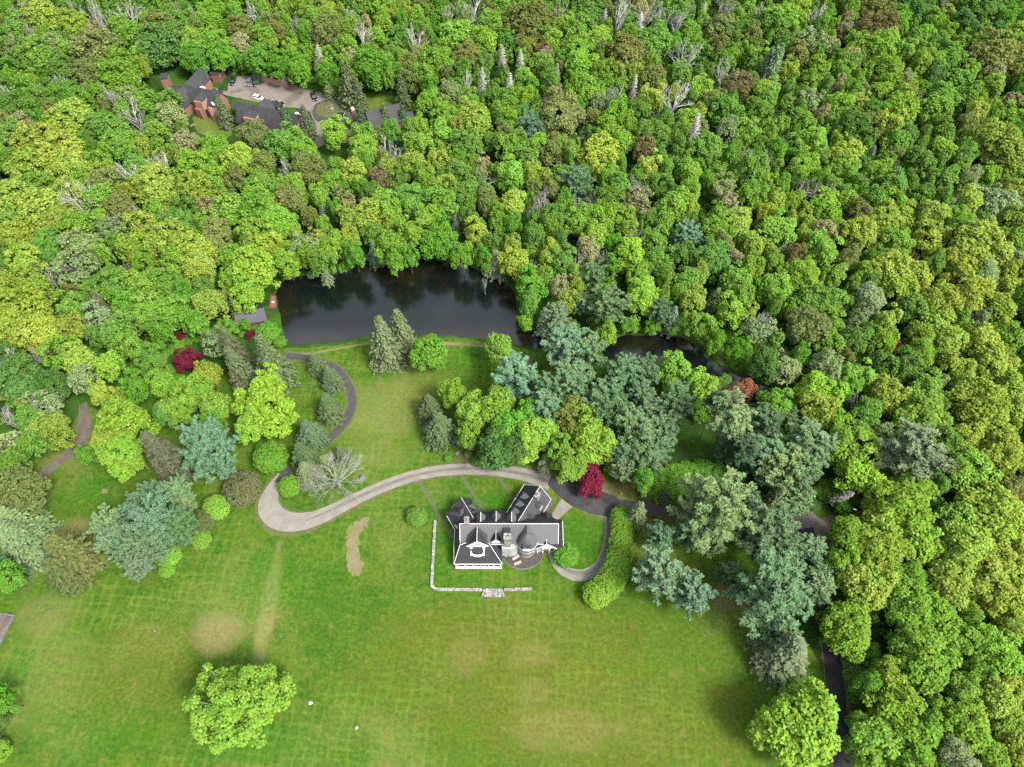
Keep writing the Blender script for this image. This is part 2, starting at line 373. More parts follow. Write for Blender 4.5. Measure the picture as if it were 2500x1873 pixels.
POND = "668,712;674,735;680,780;684,806;697,836;715,842;740,843;790,840;840,833;900,822;960,817;1080,819;1130,823;1180,828;1230,838;1270,845;1310,853;1345,853;1350,832;1325,815;1295,796;1275,776;1266,755;1264,735;1260,710;1250,694;1225,682;1190,668;1160,650;1130,638;1080,633;1050,625;1035,608;1010,602;990,618;960,640;930,634;895,630;865,638;830,647;800,655;770,668;740,668;710,672;686,684"
POOL = "1490,826;1510,816;1540,812;1580,813;1620,812;1650,816;1672,824;1702,841;1728,861;1748,882;1772,901;1802,911;1828,921;1862,936;1905,950;1940,962;1955,985;1930,1002;1880,1005;1850,992;1800,966;1750,940;1700,920;1660,905;1610,888;1560,885;1500,885;1465,862;1468,838"
pond = rag(smooth(px_poly(POND), True, 1), 0.25, 3); pool = rag(smooth(px_poly(POOL), True, 1), 0.3, 4)
big = [(-3500, -1500), (3500, -1500), (3500, 6000), (-3500, 6000)]
tag(sheet('ground', [big, pond, pool], 0.0, M['floor'], 'dark leafy forest floor under the woods'), None)
def inset(poly, d):
    n = len(poly); out = []
    ar = sum(poly[i][0] * poly[(i + 1) % n][1] - poly[(i + 1) % n][0] * poly[i][1] for i in range(n)); sg = 1 if ar > 0 else -1
    for i in range(n):
        a, b = poly[(i - 2) % n], poly[(i + 2) % n]; dx, dy = b[0] - a[0], b[1] - a[1]; l = math.hypot(dx, dy) or 1
        out.append((poly[i][0] - sg * dy / l * d, poly[i][1] + sg * dx / l * d))
    return out
for nm, pl, lb in (('pond', pond, 'large pond'), ('pool', pool, 'narrow dark pool')):
    ins = inset(pl, 1.0); n = len(pl); vs = [(p[0], p[1], 0) for p in pl] + [(p[0], p[1], -1.1) for p in ins]
    me = bpy.data.meshes.new(nm + '_bank'); me.from_pydata(vs, [], [(i, (i + 1) % n, n + (i + 1) % n, n + i) for i in range(n)]); me.materials.append(M['floor'])
    tag(link(bpy.data.objects.new(nm + '_bank', me)), 'earth bank round the ' + lb, None, None, 'structure')
    sheet(nm + '_water', pl, -0.55, M['water'], 'dark still water of the ' + lb)

LAWN = "692,846;715,848;740,849;790,846;840,839;900,828;960,823;1080,825;1130,829;1180,834;1230,844;1270,851;1310,859;1350,860;1480,960;1600,1190;1700,1235;1790,1290;1840,1390;1930,1500;2000,1620;2030,1740;2050,1873;2070,2050;-250,2050;-200,1270;60,1185;200,1100;250,1060;330,1010;380,950;600,905;640,862;670,846"
sheet('lawn', rag(px_poly(LAWN), 0.35, 7), 0.015, M['lawn'], 'mown green lawn sloping round the mansion')
sheet('lawn_verge', rag(px_poly("30,1175;95,1115;150,1085;205,990;235,1000;250,1060;190,1110;90,1185"), 0.4, 8), 0.011, M['lawn'], 'grass verge beside the dirt lane')
sheet('courtyard_grass', rag(px_poly("488,262;530,268;560,300;570,330;530,345;480,320;470,290"), 0.4, 9), 0.015, M['lawn'], 'small grass court in front of the brick lodge')
sheet('yard_grass', rag(px_poly("890,228;970,222;985,250;930,272;880,268;800,240;780,205;850,210"), 0.5, 9), 0.015, M['lawn'], 'grass patch behind the guest house')
# driveways
road('driveway_edge', "690,868;745,872;800,886;835,910;856,950;862,985;850,1022;820,1058;780,1090;745,1120", 3.3, 0.019, M['verge'], 'worn earth edge of the asphalt drive', seed=2, amp=.3)
road('asphalt_drive', "690,868;745,872;800,886;835,910;856,950;862,985;850,1022;820,1058;780,1090;745,1120;700,1150;678,1180", 2.3, 0.024, M['asphalt_old'], 'dark asphalt drive curving down the lawn')
road('gravel_edge', "690,1160;662,1200;650,1235;668,1268;715,1283;775,1270;840,1236;910,1200;985,1170;1060,1152;1140,1144;1220,1148;1290,1160;1345,1178", [4, 5.5, 7.5, 8, 7, 5.6, 4.6, 4.4, 4.4, 4.4, 4.4, 4.4, 4.6, 6], 0.018, M['verge'], 'worn earth edge of the gravel drive', seed=5, amp=.4)
road('gravel_drive', "690,1160;662,1200;652,1235;670,1265;715,1278;775,1266;840,1233;910,1198;985,1168;1060,1150;1140,1144;1220,1148;1290,1160;1345,1178", [3, 4.2, 5.8, 6.2, 5.4, 4.4, 3.6, 3.5, 3.4, 3.4, 3.4, 3.5, 3.8, 5], 0.023, M['gravel'], 'pale gravel drive bending past the mansion')
road('wheel_track', "745,1272;800,1250;860,1220;930,1189;1000,1163;1070,1149;1140,1143;1220,1147;1290,1160;1340,1175", [0.3, 0.7, 0.9, 1.0, .9, .8, .9, .9, .9, 1.3], 0.028, M['track'], 'grey wheel track along the gravel drive', seed=3)
sheet('asphalt_apron', px_poly("1346,1160;1337,1183;1352,1200;1370,1216;1398,1236;1440,1254;1488,1263;1512,1240;1514,1222;1500,1210;1460,1196;1420,1182;1390,1172;1370,1165"), 0.034, M['asphalt'], 'broad asphalt apron beside the mansion')
sheet('gravel_verge', rag(px_poly("1400,1178;1465,1190;1512,1218;1505,1195;1470,1180;1420,1168"), 0.2, 5), 0.030, M['verge'], 'bare earth under the crimson maple')
road('ring_drive', "1490,1258;1488,1300;1481,1345;1463,1386;1424,1408;1385,1400;1360,1378;1347,1350;1342,1332", [3.0, 2.5, 2.5, 2.7, 3.1, 3.0, 2.5, 2.2, 2.2], 0.026, M['gravel'], 'pale gravel ring round the grass island')
road('ring_track', "1488,1262;1485,1300;1478,1345;1460,1384;1424,1402;1388,1396;1364,1376;1350,1350;1346,1334", [1.4, 1.3, 1.2, 1.2, 1.2, 1.1, 1.1, 1.1, 1.0], 0.031, M['track'], 'grey track worn in the gravel ring', seed=4)
sheet('gravel_link', rag(px_poly("1370,1218;1398,1238;1375,1258;1350,1283;1335,1272;1350,1250"), 0.12, 6), 0.029, M['gravel'], 'gravel link from the apron to the mansion')
road('east_lane', "1505,1230;1560,1239;1620,1249;1700,1268;1780,1296;1860,1312;1930,1312;1975,1330", 3.0, 0.0265, M['asphalt_old'], 'asphalt lane leading under the pines')
road('junction_lane', "1945,1310;2000,1295;2060,1275;2130,1255;2200,1235", 5.5, 0.012, M['dirt'], 'shaded dirt lane into the woods')
sheet('lane_junction', rag(px_poly("1935,1255;1985,1250;2030,1290;2060,1320;2030,1370;1990,1400;1950,1350;1925,1310"), 0.4, 3), 0.017, M['track'], 'worn dirt junction between pines and woods')
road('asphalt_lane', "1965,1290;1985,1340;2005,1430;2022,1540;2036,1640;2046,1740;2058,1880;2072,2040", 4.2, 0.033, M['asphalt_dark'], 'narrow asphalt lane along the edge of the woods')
road('lane_verge', "1990,1340;2010,1430;2028,1540;2043,1640;2053,1740;2066,1880;2080,2040", 6.2, 0.022, M['verge'], 'earth verge of the asphalt lane', amp=.5)
road('dirt_lane', "203,985;204,1020;207,1048;196,1080;160,1115;115,1148;70,1178", [2.2, 3.0, 4.6, 3.6, 3.0, 2.8, 2.6], 0.027, M['dirt'], 'brown dirt lane at the woods edge')
road('woods_lane', "1875,745;1890,785;1902,830;1908,880", 2.6, 0.012, M['dirt'], 'narrow earth lane in the woods right of the pool')
road('bank_path', "668,872;760,864;830,850;900,838;960,836;1080,838;1150,842;1185,846", 0.9, 0.021, M['soil'], 'faint earth path along the pond bank', amp=.25)
LOT = "553,225;560,200;580,187;630,183;680,192;745,218;815,232;850,240;832,262;835,285;812,292;800,310;792,352;772,362;768,335;772,300;757,275;735,265;690,262;620,248;560,235;535,228;520,212"
sheet('parking_lot', rag(px_poly(LOT), 0.4, 11), 0.014, M['lot'], 'pale gravel parking lot behind the brick lodge')
sheet('worn_patch', rag(smooth(px_poly("862,1277;890,1265;912,1268;898,1282;882,1300;877,1330;880,1370;886,1400;868,1412;853,1395;850,1360;843,1330;848,1300")), 0.75, 12, .8), 0.021, M['soil'], 'crescent of bare earth worn in the lawn')
sheet('meadow_spot', rag(smooth(px_poly("245,1198;255,1192;265,1198;262,1206;250,1208")), 0.15, 13), 0.022, M['soil'], 'round burnt spot in the grass')
for s, nm in (("1022,1176;1060,1235;1106,1316", 'a'), ("1127,1163;1155,1205;1185,1250", 'b'), ("1213,1160;1235,1190;1258,1226", 'c'), ("1302,1170;1290,1190", 'd')):
    road('stone_path', s, 0.95, 0.020, M['paver'], 'straight stone path crossing the lawn behind the mansion', amp=.06)
road('brook', "345,888;372,868;398,850;432,834;472,824;510,812", [2.2, 1.6, 1.3, 1.2, 1.0, .9], 0.02, M['water'], 'narrow dark brook between green banks', amp=.3)
road('brook_bank', "335,890;372,868;398,850;432,834;472,824;515,812", 5.5, 0.012, M['lawn'], 'grassy bank of the brook', amp=.6)
sheet('rough_bank', rag(px_poly("1690,836;1712,838;1740,866;1762,890;1800,905;1850,925;1900,940;1900,900;1840,840;1790,810;1720,805;1660,800;1600,800;1540,802;1500,812;1540,808;1620,808;1660,816"), 0.5, 14), 0.012, M['verge'], 'rough grassy bank of the dark pool')
# ---------------------------------------------------------------- mansion
mansion = empty('mansion', (0, 66, 0)); tag(mansion, 'sprawling white mansion with dark shingle roofs, round turret and many dormers', 'mansion')
MO = Vector((0, 66, 0))
def mb(b, name, m, parent=None, smooth=False, label=None):
    """part of the mansion: drawn in place, stored relative to its root"""
    b.v = [(p[0] - MO.x, p[1] - MO.y, p[2]) for p in b.v]
    o = b.build(name, m, parent or mansion, smooth)
    if label: o['label'] = label
    return o
def bump_y(x):                                    # bowed rear wall
    y = 71.6
    if -8.6 < x < 0.4: y += 2.9 * math.sin(math.pi * (x + 8.6) / 9.0) ** 0.8
    if 1.5 < x < 11.6: y += 1.5 * math.sin(math.pi * (x - 1.5) / 10.1) ** 0.8
    return y
def mbs(b, name, m, parent=None, label=None):
    """each loose piece becomes a part of its own"""
    par = list(range(len(b.v)))
    def find(i):
        while par[i] != i: par[i] = par[par[i]]; i = par[i]
        return i
    for f in b.f:
        for i in f[1:]: par[find(i)] = find(f[0])
    g = {}
    for f in b.f: g.setdefault(find(f[0]), []).append(f)
    for fs in g.values():
        ids = sorted({i for f in fs for i in f}); mp = {k: j for j, k in enumerate(ids)}; q = MB(); q.add([b.v[i] for i in ids], [tuple(mp[i] for i in f) for f in fs]); mb(q, name, m, parent, False, label)
# walls
wl = MB(); back = [(x, bump_y(x) - 0.5) for x in np.linspace(12.6, -12.6, 41)]
wl.prism([(-12.6, 64.9), (12.4, 64.9)] + back, 0, 4.0); wl.prism([(-12.6, 64.9), (11.4, 64.9), (11.4, 66.5), (-12.6, 66.5)], 4.0, 5.85)
wl.prism([(-14.4, 60.5), (-2.9, 60.5), (-2.9, 64.88), (-14.4, 64.88)], 0, 3.1)
main_wall = mb(wl, 'wall', M['ashlar'])
ww = MB(); ww.prism([(-16.6, 72.9), (-14.5, 69.2), (-12.7, 69.2), (-12.7, 75.5), (-14.8, 75.4)], 0, 4.0)
# wings (ridge line, half widths, eave height)
def gable(rA, rB, zr, wl_, wr_, ze, inset=0.35, mroof=None, over=0.0):
    """gable roof over ridge rA->rB; left/right half widths; returns (left plane, right plane, wall outline)"""
    d = Vector((rB[0] - rA[0], rB[1] - rA[1])).normalized(); n = Vector((-d.y, d.x))
    a = Vector(rA); b = Vector(rB)
    Lp = [(a.x, a.y, zr), (a.x + n.x * wl_, a.y + n.y * wl_, ze), (b.x + n.x * wl_, b.y + n.y * wl_, ze), (b.x, b.y, zr)]
    Rp = [(a.x, a.y, zr), (b.x, b.y, zr), (b.x - n.x * wr_, b.y - n.y * wr_, ze), (a.x - n.x * wr_, a.y - n.y * wr_, ze)]
    a2 = a + d * inset; b2 = b - d * inset; l2 = wl_ - inset; r2 = wr_ - inset
    out = [(a2 + n * l2), (a2 - n * r2), (b2 - n * r2), (b2 + n * l2)]
    return Lp, Rp, [(p.x, p.y) for p in out], (a2, b2, n, d)
def gable_wall(b, outl, fr, zr, ze, wl_, wr_, ins=0.35):
    a2, b2, n, d = fr
    b.prism(outl, 0, ze - 0.1)
    for c in (a2, b2):
        e = d * 0.15 if c is a2 else -d * 0.15
        p = [(c.x + n.x * (wl_ - ins), c.y + n.y * (wl_ - ins), ze - 0.1), (c.x - n.x * (wr_ - ins), c.y - n.y * (wr_ - ins), ze - 0.1), (c.x, c.y, zr - 0.35)]
        q = [(x + e.x, y + e.y, z) for x, y, z in p]
        b.add(p + q, [(0, 1, 2), (5, 4, 3), (0, 3, 4, 1), (1, 4, 5, 2), (2, 5, 3, 0)])
NEA, NEB = (7.4, 79.4), (1.6, 69.6)
neL, neR, neO, neF = gable(NEA, NEB, 8.2, 3.6, 4.8, 3.6)      # direction points south-west: left is east
gable_wall(ww, neO, neF, 8.2, 3.6, 3.6, 4.8)
NWA, NWB = (-13.3, 76.4), (-9.9, 70.6)
nwL, nwR, nwO, nwF = gable(NWA, NWB, 7.6, 2.7, 2.4, 4.0)
gable_wall(ww, nwO, nwF, 7.6, 4.0, 2.7, 2.4)
mb(ww, 'wing_wall', M['ashlar'])
# main roof
mr = MB(); mr.slab([(-13.1, 67.9, 10.5), (-13.2, 64.3, 6.0), (11.8, 64.3, 6.0), (11.7, 67.9, 10.5)], 0.2)
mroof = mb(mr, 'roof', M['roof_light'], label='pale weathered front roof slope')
cap = MB(); cap.box((-0.7, 67.93, 10.55), (24.9, 0.13, 0.10)); cap.box((-13.15, 66.1, 8.3), (0.12, 0.12, 0.1))
for s in (-13.2, 11.75): cap.slab([(s - .06, 67.9, 10.62), (s - .06, 64.3, 6.1), (s + .06, 64.3, 6.1), (s + .06, 67.9, 10.62)], 0.16)
cap.box((-3.6, 64.2, 5.95), (4.6, 0.16, 0.18)); cap.box((7.4, 64.2, 5.95), (2.4, 0.16, 0.18)); mbs(cap, 'ridge_trim', M['white'], mroof)
xs = np.linspace(-13.1, 13.0, 54); nr = MB(); vs = []
for x in xs: vs += [(min(x, 11.7), 68.0, 10.48), (x, (68.0 + bump_y(x)) / 2 + 0.1, 7.4 - (0.3 if bump_y(x) > 72 else 0)), (x, bump_y(x), 4.4)]
fs = []
for i in range(len(xs) - 1):
    for j in (0, 1): fs.append((3 * i + j, 3 * i + 3 + j, 3 * i + 4 + j, 3 * i + 1 + j))
nr.add(vs, fs); nr.slab([(11.72, 67.9, 10.45), (11.85, 64.3, 6.0), (13.2, 64.2, 3.9), (13.2, 71.4, 3.9)], 0.15)
nr.slab([(-13.22, 67.9, 10.45), (-13.0, 71.5, 4.6), (-14.9, 69.1, 3.6), (-14.95, 64.6, 3.4), (-13.25, 64.3, 6.0)], 0.15)
nr.slab([(-17.2, 73.3, 5.6), (-17.1, 72.6, 4.3), (-14.9, 69.05, 3.62), (-13.0, 71.5, 4.62), (-12.4, 73.1, 5.6)], 0.15)
nr.slab([(-17.2, 73.3, 5.62), (-12.4, 73.1, 5.62), (-14.5, 75.6, 3.9), (-15.6, 75.2, 3.9)], 0.15)
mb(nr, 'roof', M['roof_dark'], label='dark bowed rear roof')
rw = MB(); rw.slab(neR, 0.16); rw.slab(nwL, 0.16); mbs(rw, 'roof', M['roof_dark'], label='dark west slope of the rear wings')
rw = MB(); rw.slab(neL, 0.16); rw.slab(nwR, 0.16); mbs(rw, 'roof', M['roof_mid'], label='greyer slopes of the rear wings')  # one slope of each wing in a greyer tone
tr = MB()
for a, b, z, r in ((NEA, NEB, 8.25, .055), (NWA, NWB, 7.65, .05)): tr.tube((a[0], a[1], z), (b[0], b[1], z), r, r, 5)
tr.tube(neR[1][:3], neR[2][:3], .01, .01, 3)
for pl in (neR, neL):
    e = [p for p in pl if abs(p[2] - 3.6) < .01]; tr.tube((e[0][0], e[0][1], 3.62), (e[1][0], e[1][1], 3.62), 0.06, 0.06, 4)
for a, b in (((7.4, 79.4, 8.25), neL[1]), ((7.4, 79.4, 8.25), neR[3])): tr.tube(a, (b[0], b[1], 3.66), 0.06, 0.06, 4)
tr.tube((-17.15, 72.6, 4.3), (-14.95, 69.1, 3.6), .07, .07, 4); tr.tube((-14.95, 69.1, 3.6), (-14.98, 64.6, 3.4), .07, .07, 4); tr.tube((-14.98, 64.6, 3.4), (-14.8, 60.1, 3.2), .1, .1, 4)
tr.tube((13.22, 64.2, 3.95), (13.22, 71.4, 3.95), .1, .1, 4); tr.tube((6.2, 64.18, 6.0), (8.6, 64.18, 6.0), .05, .05, 4)
mbs(tr, 'eave_trim', M['white'])
# porch roof east of the rear wing
pr = MB(); pr.slab([(10.9, 77.6, 3.3), (7.6, 72.1, 3.3), (8.2, 71.75, 2.9), (11.5, 77.25, 2.9)], .14)
mb(pr, 'porch_roof', M['roof_mid']); pc = MB()
for k in range(5):
    t = k / 4; pc.tube((11.35 - 3.2 * t, 77.1 - 5.2 * t, 0), (11.35 - 3.2 * t, 77.1 - 5.2 * t, 2.85), .1, .1, 6)
pc.tube((11.5, 77.25, 2.95), (8.2, 71.75, 2.95), .09, .09, 4); mbs(pc, 'porch_post', M['wood'])
# south-west veranda hip roof
hp = MB(); P0 = (-14.75, 60.1, 3.2); P1 = (-2.5, 60.1, 3.2); P2 = (-5.9, 64.3, 6.7); P3 = (-13.2, 63.7, 6.9); P4 = (-13.2, 65.3, 6.95); P5 = (-2.5, 64.3, 3.3)
hp.slab([P0, P1, P2, P3], .16); hp.slab([P1, P5, P2], .16); hp.slab([P0, P3, P4, (-14.95, 64.7, 3.38)], .16); mb(hp, 'roof', M['roof_dark'], label='dark hip roof over the front veranda')
ht = MB(); ht.tube((P0[0], P0[1], 3.27), (P3[0], P3[1], 6.97), .07, .07, 4); ht.tube((P1[0], P1[1], 3.27), (P2[0], P2[1], 6.77), .07, .07, 4); ht.tube((-13.2, 63.7, 6.97), (-11.0, 64.4, 7.0), .06, .06, 4)
ht.box((-8.6, 60.02, 3.08), (12.2, 0.14, 0.22)); mbs(ht, 'hip_trim', M['white'])
vr = MB(); vr.box((-8.6, 60.06, 0.55), (11.7, 0.1, 0.9)); vr.box((-8.6, 60.06, 1.06), (11.8, 0.2, 0.1)); vr.box((-8.6, 60.12, 0.06), (11.9, 0.5, 0.12))
vr.box((-8.6, 60.3, 2.85), (11.8, 0.3, 0.4)); mb(vr, 'railing', M['white'])
for x in (-14.4, -12.2, -10.2, -8.1, -6.0, -4.6, -2.9):
    p = MB(); p.lathe((x, 60.15, 0), [(.2, 0), (.2, .25), (.15, .3), (.13, 2.8), (.2, 2.9), (.2, 3.05)], 10); mb(p, 'column', M['white'])
gl = MB()
for x in (-12.9, -10.6, -8.2, -5.8, -4.0): gl.box((x, 60.47, 1.7), (1.2, 0.05, 1.7))
mbs(gl, 'window', M['glass'])
# big front gable with its balcony
g = MB(); g.slab([(-8.75, 67.4, 10.2), (-11.5, 63.35, 6.9), (-8.75, 63.35, 10.2)], .14); g.slab([(-8.75, 67.4, 10.2), (-8.75, 63.35, 10.2), (-6.0, 63.35, 6.9)], .14)
g.slab([(-8.75, 67.4, 10.22), (-11.2, 66.0, 8.2), (-11.5, 63.6, 6.9)], .1); g.slab([(-8.75, 67.4, 10.22), (-6.0, 63.6, 6.9), (-6.3, 66.0, 8.2)], .1)
dorm = mb(g, 'dormer', M['roof_dark'], label='large front gable with a mossy balcony')
gw = MB(); gw.add([(-11.2, 63.75, 6.7), (-6.3, 63.75, 6.7), (-8.75, 63.75, 9.75), (-11.2, 64.4, 6.7), (-6.3, 64.4, 6.7), (-8.75, 64.4, 9.75)], [(0, 1, 2), (5, 4, 3), (0, 3, 4, 1), (1, 4, 5, 2), (2, 5, 3, 0)])
gw.box((-8.75, 64.0, 5.6), (4.3, .8, 2.3)); gw.slab([(-8.75, 63.3, 10.3), (-11.6, 63.3, 6.85), (-11.6, 63.48, 6.85), (-8.75, 63.48, 10.3)], .16); gw.slab([(-8.75, 63.3, 10.3), (-8.75, 63.48, 10.3), (-5.9, 63.48, 6.85), (-5.9, 63.3, 6.85)], .16)
gw.box((-8.75, 63.5, 6.85), (5.0, .5, .2)); gw.tube((-8.75, 67.3, 10.32), (-8.75, 63.3, 10.32), .07, .07, 4); gw.box((-8.75, 63.55, 8.0), (1.8, .4, 1.0))
mb(gw, 'gable_front', M['white'], dorm)
bl = MB(); bl.box((-8.75, 62.6, 4.72), (2.9, 2.2, .12)); mb(bl, 'balcony_floor', M['moss'], dorm)
br_ = MB(); pts = [(-10.35, 63.5), (-10.35, 61.9), (-9.6, 61.55), (-8.75, 61.42), (-7.9, 61.55), (-7.15, 61.9), (-7.15, 63.5)]
for a, b in zip(pts[:-1], pts[1:]):
    L = math.hypot(b[0] - a[0], b[1] - a[1]); br_.box(((a[0] + b[0]) / 2, (a[1] + b[1]) / 2, 5.2), (L + .1, .26, .95), math.atan2(b[1] - a[1], b[0] - a[0]))
for x in (-10.35, -7.15): br_.box((x, 61.85, 5.3), (.42, .42, 1.3)); br_.box((x, 63.3, 5.6), (.6, .5, 1.9))
mb(br_, 'balcony_rail', M['white'], dorm)
gg = MB(); gg.box((-8.75, 63.57, 5.9), (1.5, .06, 1.3)); gg.box((-8.75, 63.33, 8.0), (1.3, .05, .6)); mbs(gg, 'window', M['glass'], dorm)
# small front dormer
def dormer(x, yb, yf, zr, hw, ze, mat, front=True, label=None):
    b = MB(); b.slab([(x, yb, zr), (x - hw, yb - (yb - yf) * .60, ze), (x - hw, yf, ze), (x, yf, zr)], .12); b.slab([(x, yb, zr), (x, yf, zr), (x + hw, yf, ze), (x + hw, yb - (yb - yf) * .60, ze)], .12)
    o = mb(b, 'dormer', mat, label=label)
    f = MB(); f.prism([(x - hw + .2, yf + .2), (x + hw - .2, yf + .2), (x + hw - .2, yb), (x - hw + .2, yb)][:: 1], ze - 1.1, ze - .02)
    yy = yf + .2; f.add([(x - hw + .2, yy, ze - .05), (x + hw - .2, yy, ze - .05), (x, yy, zr - .2), (x - hw + .2, yy + .2, ze - .05), (x + hw - .2, yy + .2, ze - .05), (x, yy + .2, zr - .2)], [(0, 1, 2), (5, 4, 3), (0, 3, 4, 1), (1, 4, 5, 2), (2, 5, 3, 0)])
    f.tube((x, yb, zr + .06), (x, yf, zr + .06), .06, .06, 4); mb(f, 'dormer_front', M['white'], o)
    return o
dormer(-4.05, 66.75, 64.35, 9.05, 1.3, 7.3, M['roof_dark'], label='small dark front dormer')
M['roof_worn'] = shingle('worn_dormer_shingles', (0.085, 0.085, 0.088), (0.12, 0.12, 0.12), stain=(0.04, 0.04, 0.04))
for x in (-8.0, -4.05, -0.1):                        # three rear dormers with hipped noses
    b = MB(); zr = 9.3; ze = 7.5; hw = 1.2; yn = 72.3 if x != -4.05 else 72.5
    b.slab([(x, 68.9, zr + .1), (x, yn - .7, zr), (x + hw, yn - .9, ze), (x + hw, 69.6, ze)], .1); b.slab([(x, 68.9, zr + .1), (x - hw, 69.6, ze), (x - hw, yn - .9, ze), (x, yn - .7, zr)], .1)
    b.slab([(x, yn - .7, zr), (x - hw, yn - .9, ze), (x, yn, ze), (x + hw, yn - .9, ze)], .1)
    o = mb(b, 'dormer', M['roof_worn'], label='grey rear dormer'); f = MB(); f.box((x, 70.2, 6.6), (1.9, 2.6, 1.7)); f.tube((x, 68.9, zr + .16), (x, yn - .7, zr + .06), .07, .07, 4); mb(f, 'dormer_front', M['white'], o)
def wing_dormer(fr, along, side, dist, zr, mat):
    """hipped dormer on a rear wing: distance along the ridge from its outer end, side +1 = left"""
    a2, b2, n, d = fr; c = a2 + d * along; nn = n * side; o0 = c + nn * 0.5; o1 = c + nn * dist; h = .85
    def q(base, s, z): p = base + d * s; return (p.x, p.y, z)
    b = MB(); b.slab([q(o0, 0, zr), q(o1 - nn * .7, 0, zr - .1), q(o1, h, zr - 1.1), q(o0 + nn * .9, h, zr - 1.0)], .1); b.slab([q(o0, 0, zr), q(o0 + nn * .9, -h, zr - 1.0), q(o1, -h, zr - 1.1), q(o1 - nn * .7, 0, zr - .1)], .1)
    b.slab([q(o1 - nn * .7, 0, zr - .1), q(o1, -h, zr - 1.1), q(o1, h, zr - 1.1)], .1)
    o = mb(b, 'dormer', mat, label='hipped dormer of a rear wing'); f = MB(); cc = (o0 + o1) / 2 + nn * .2
    f.box((cc.x, cc.y, zr - 1.9), (1.3, (o1 - o0).length - .5, 1.7), math.atan2(nn.y, nn.x) - math.pi / 2); mb(f, 'dormer_front', M['white'], o)
for al in (3.4, 6.0, 8.4): wing_dormer(neF, al, -1, 3.4, 7.3, M['roof_light'])
for al in (3.8, 8.0): wing_dormer(neF, al, 1, 2.9, 7.5, M['roof_mid'])
for al in (2.4, 4.4): wing_dormer(nwF, al, 1, 2.3, 6.9, M['roof_mid'])
for al in (2.3, 4.5): wing_dormer(nwF, al, -1, 2.2, 6.9, M['roof_mid'])
b = MB(); b.slab([(9.0, 70.2, 6.4), (9.0, 73.2, 6.2), (10.6, 73.2, 4.3), (10.6, 70.4, 4.5)], .1); b.slab([(9.0, 70.2, 6.4), (7.4, 70.4, 4.5), (7.4, 73.2, 4.3), (9.0, 73.2, 6.2)], .1); mb(b, 'dormer', M['roof_dark'], label='low rear gable by the east end')
# chimneys
def chimney(x, y, dx, dy, z0, z1, rz=0.0, label=None, pots=2):
    b = MB(); b.box((x, y, (z0 + z1 - .3) / 2), (dx, dy, z1 - .3 - z0), rz); b.box((x, y, z1 - .15), (dx + .22, dy + .22, .3), rz)
    o = mb(b, 'chimney', M['stone'], label=label)
    p = MB()
    for k in range(pots):
        s = (k - (pots - 1) / 2) * .55; p.lathe((x + s * math.cos(rz + (0 if dx > dy else math.pi / 2)), y + s * math.sin(rz + (0 if dx > dy else math.pi / 2)), z1), [(.15, 0), (.12, .4), (.02, .4)], 8)
    mbs(p, 'chimney_pot', M['stone_grey'], o)
chimney(-1.15, 64.35, 1.65, 1.5, 0, 11.3, label='tall stone chimney on the front wall')
chimney(-11.4, 68.6, 1.0, 1.7, 6, 11.2, label='white chimney at the west end of the ridge')
chimney(6.6, 76.4, .9, 1.5, 4, 9.4, math.atan2(9.8, 5.8) - math.pi / 2, label='pale chimney on the rear wing')
b = MB(); b.box((-1.15, 66.0, 9.2), (1.55, 1.9, 2.4)); mb(b, 'chimney_saddle', M['roof_dark'])
b = MB(); b.prism([(-2.6, 63.2), (-.2, 63.05), (1.4, 63.5), (1.4, 64.88), (-2.6, 64.88)], 0, 5.6); b.box((-.5, 63.15, 2.9), (.12, .1, 5.0)); mb(b, 'wall', M['ashlar'], label='pale stone front beside the turret')
# turret
T = (3.75, 65.15)
b = MB(); b.lathe((T[0], T[1], 0), [(2.36, 0), (2.36, 6.4)], 36); turret = mb(b, 'turret', M['ashlar'], smooth=False, label='round pale turret with a pointed roof')
b = MB(); b.lathe((T[0], T[1], 0), [(2.75, 6.32), (2.8, 6.45), (2.35, 7.4), (1.55, 8.9), (.8, 10.0), (0.02, 10.9)], 36)
b.slab([(T[0], T[1], 10.88), (T[0], 67.95, 10.55), (T[0] + 2.6, 65.6, 6.9), (T[0] + 2.75, T[1], 6.5)], .1); b.slab([(T[0], T[1], 10.88), (T[0] - 2.75, T[1], 6.5), (T[0] - 2.6, 65.6, 6.9), (T[0], 67.95, 10.55)], .1)
M['roof_pale'] = shingle('worn_grey_shingles', (0.075, 0.076, 0.08), (0.105, 0.105, 0.108), stain=(0.035, 0.035, 0.036)); mb(b, 'turret_roof', M['roof_pale'], turret)
b = MB(); b.lathe((T[0], T[1], 6.3), [(2.78, -.06), (2.86, .06), (2.8, .14)], 36, math.pi, 2 * math.pi); b.box((T[0], 62.3, 7.2), (2.1, .22, .6)); b.tube((T[0] + 2.5, 64.3, 0), (T[0] + 2.75, 64.3, 6.3), .05, .05, 5); mb(b, 'turret_trim', M['white'], turret)
b = MB(); b.box((T[0], 63.0, 7.72), (1.95, 1.25, 1.06)); mb(b, 'turret_opening', M['glass'], turret)
b = MB()
for a in (-90, -55, -125):
    for z in (4.6, 1.7):
        ca, sa = math.cos(RAD(a)), math.sin(RAD(a)); b.box((T[0] + 2.36 * ca, T[1] + 2.36 * sa, z), (1.15, .08, 1.5), RAD(a + 90))
mbs(b, 'window', M['roof_light'], turret)
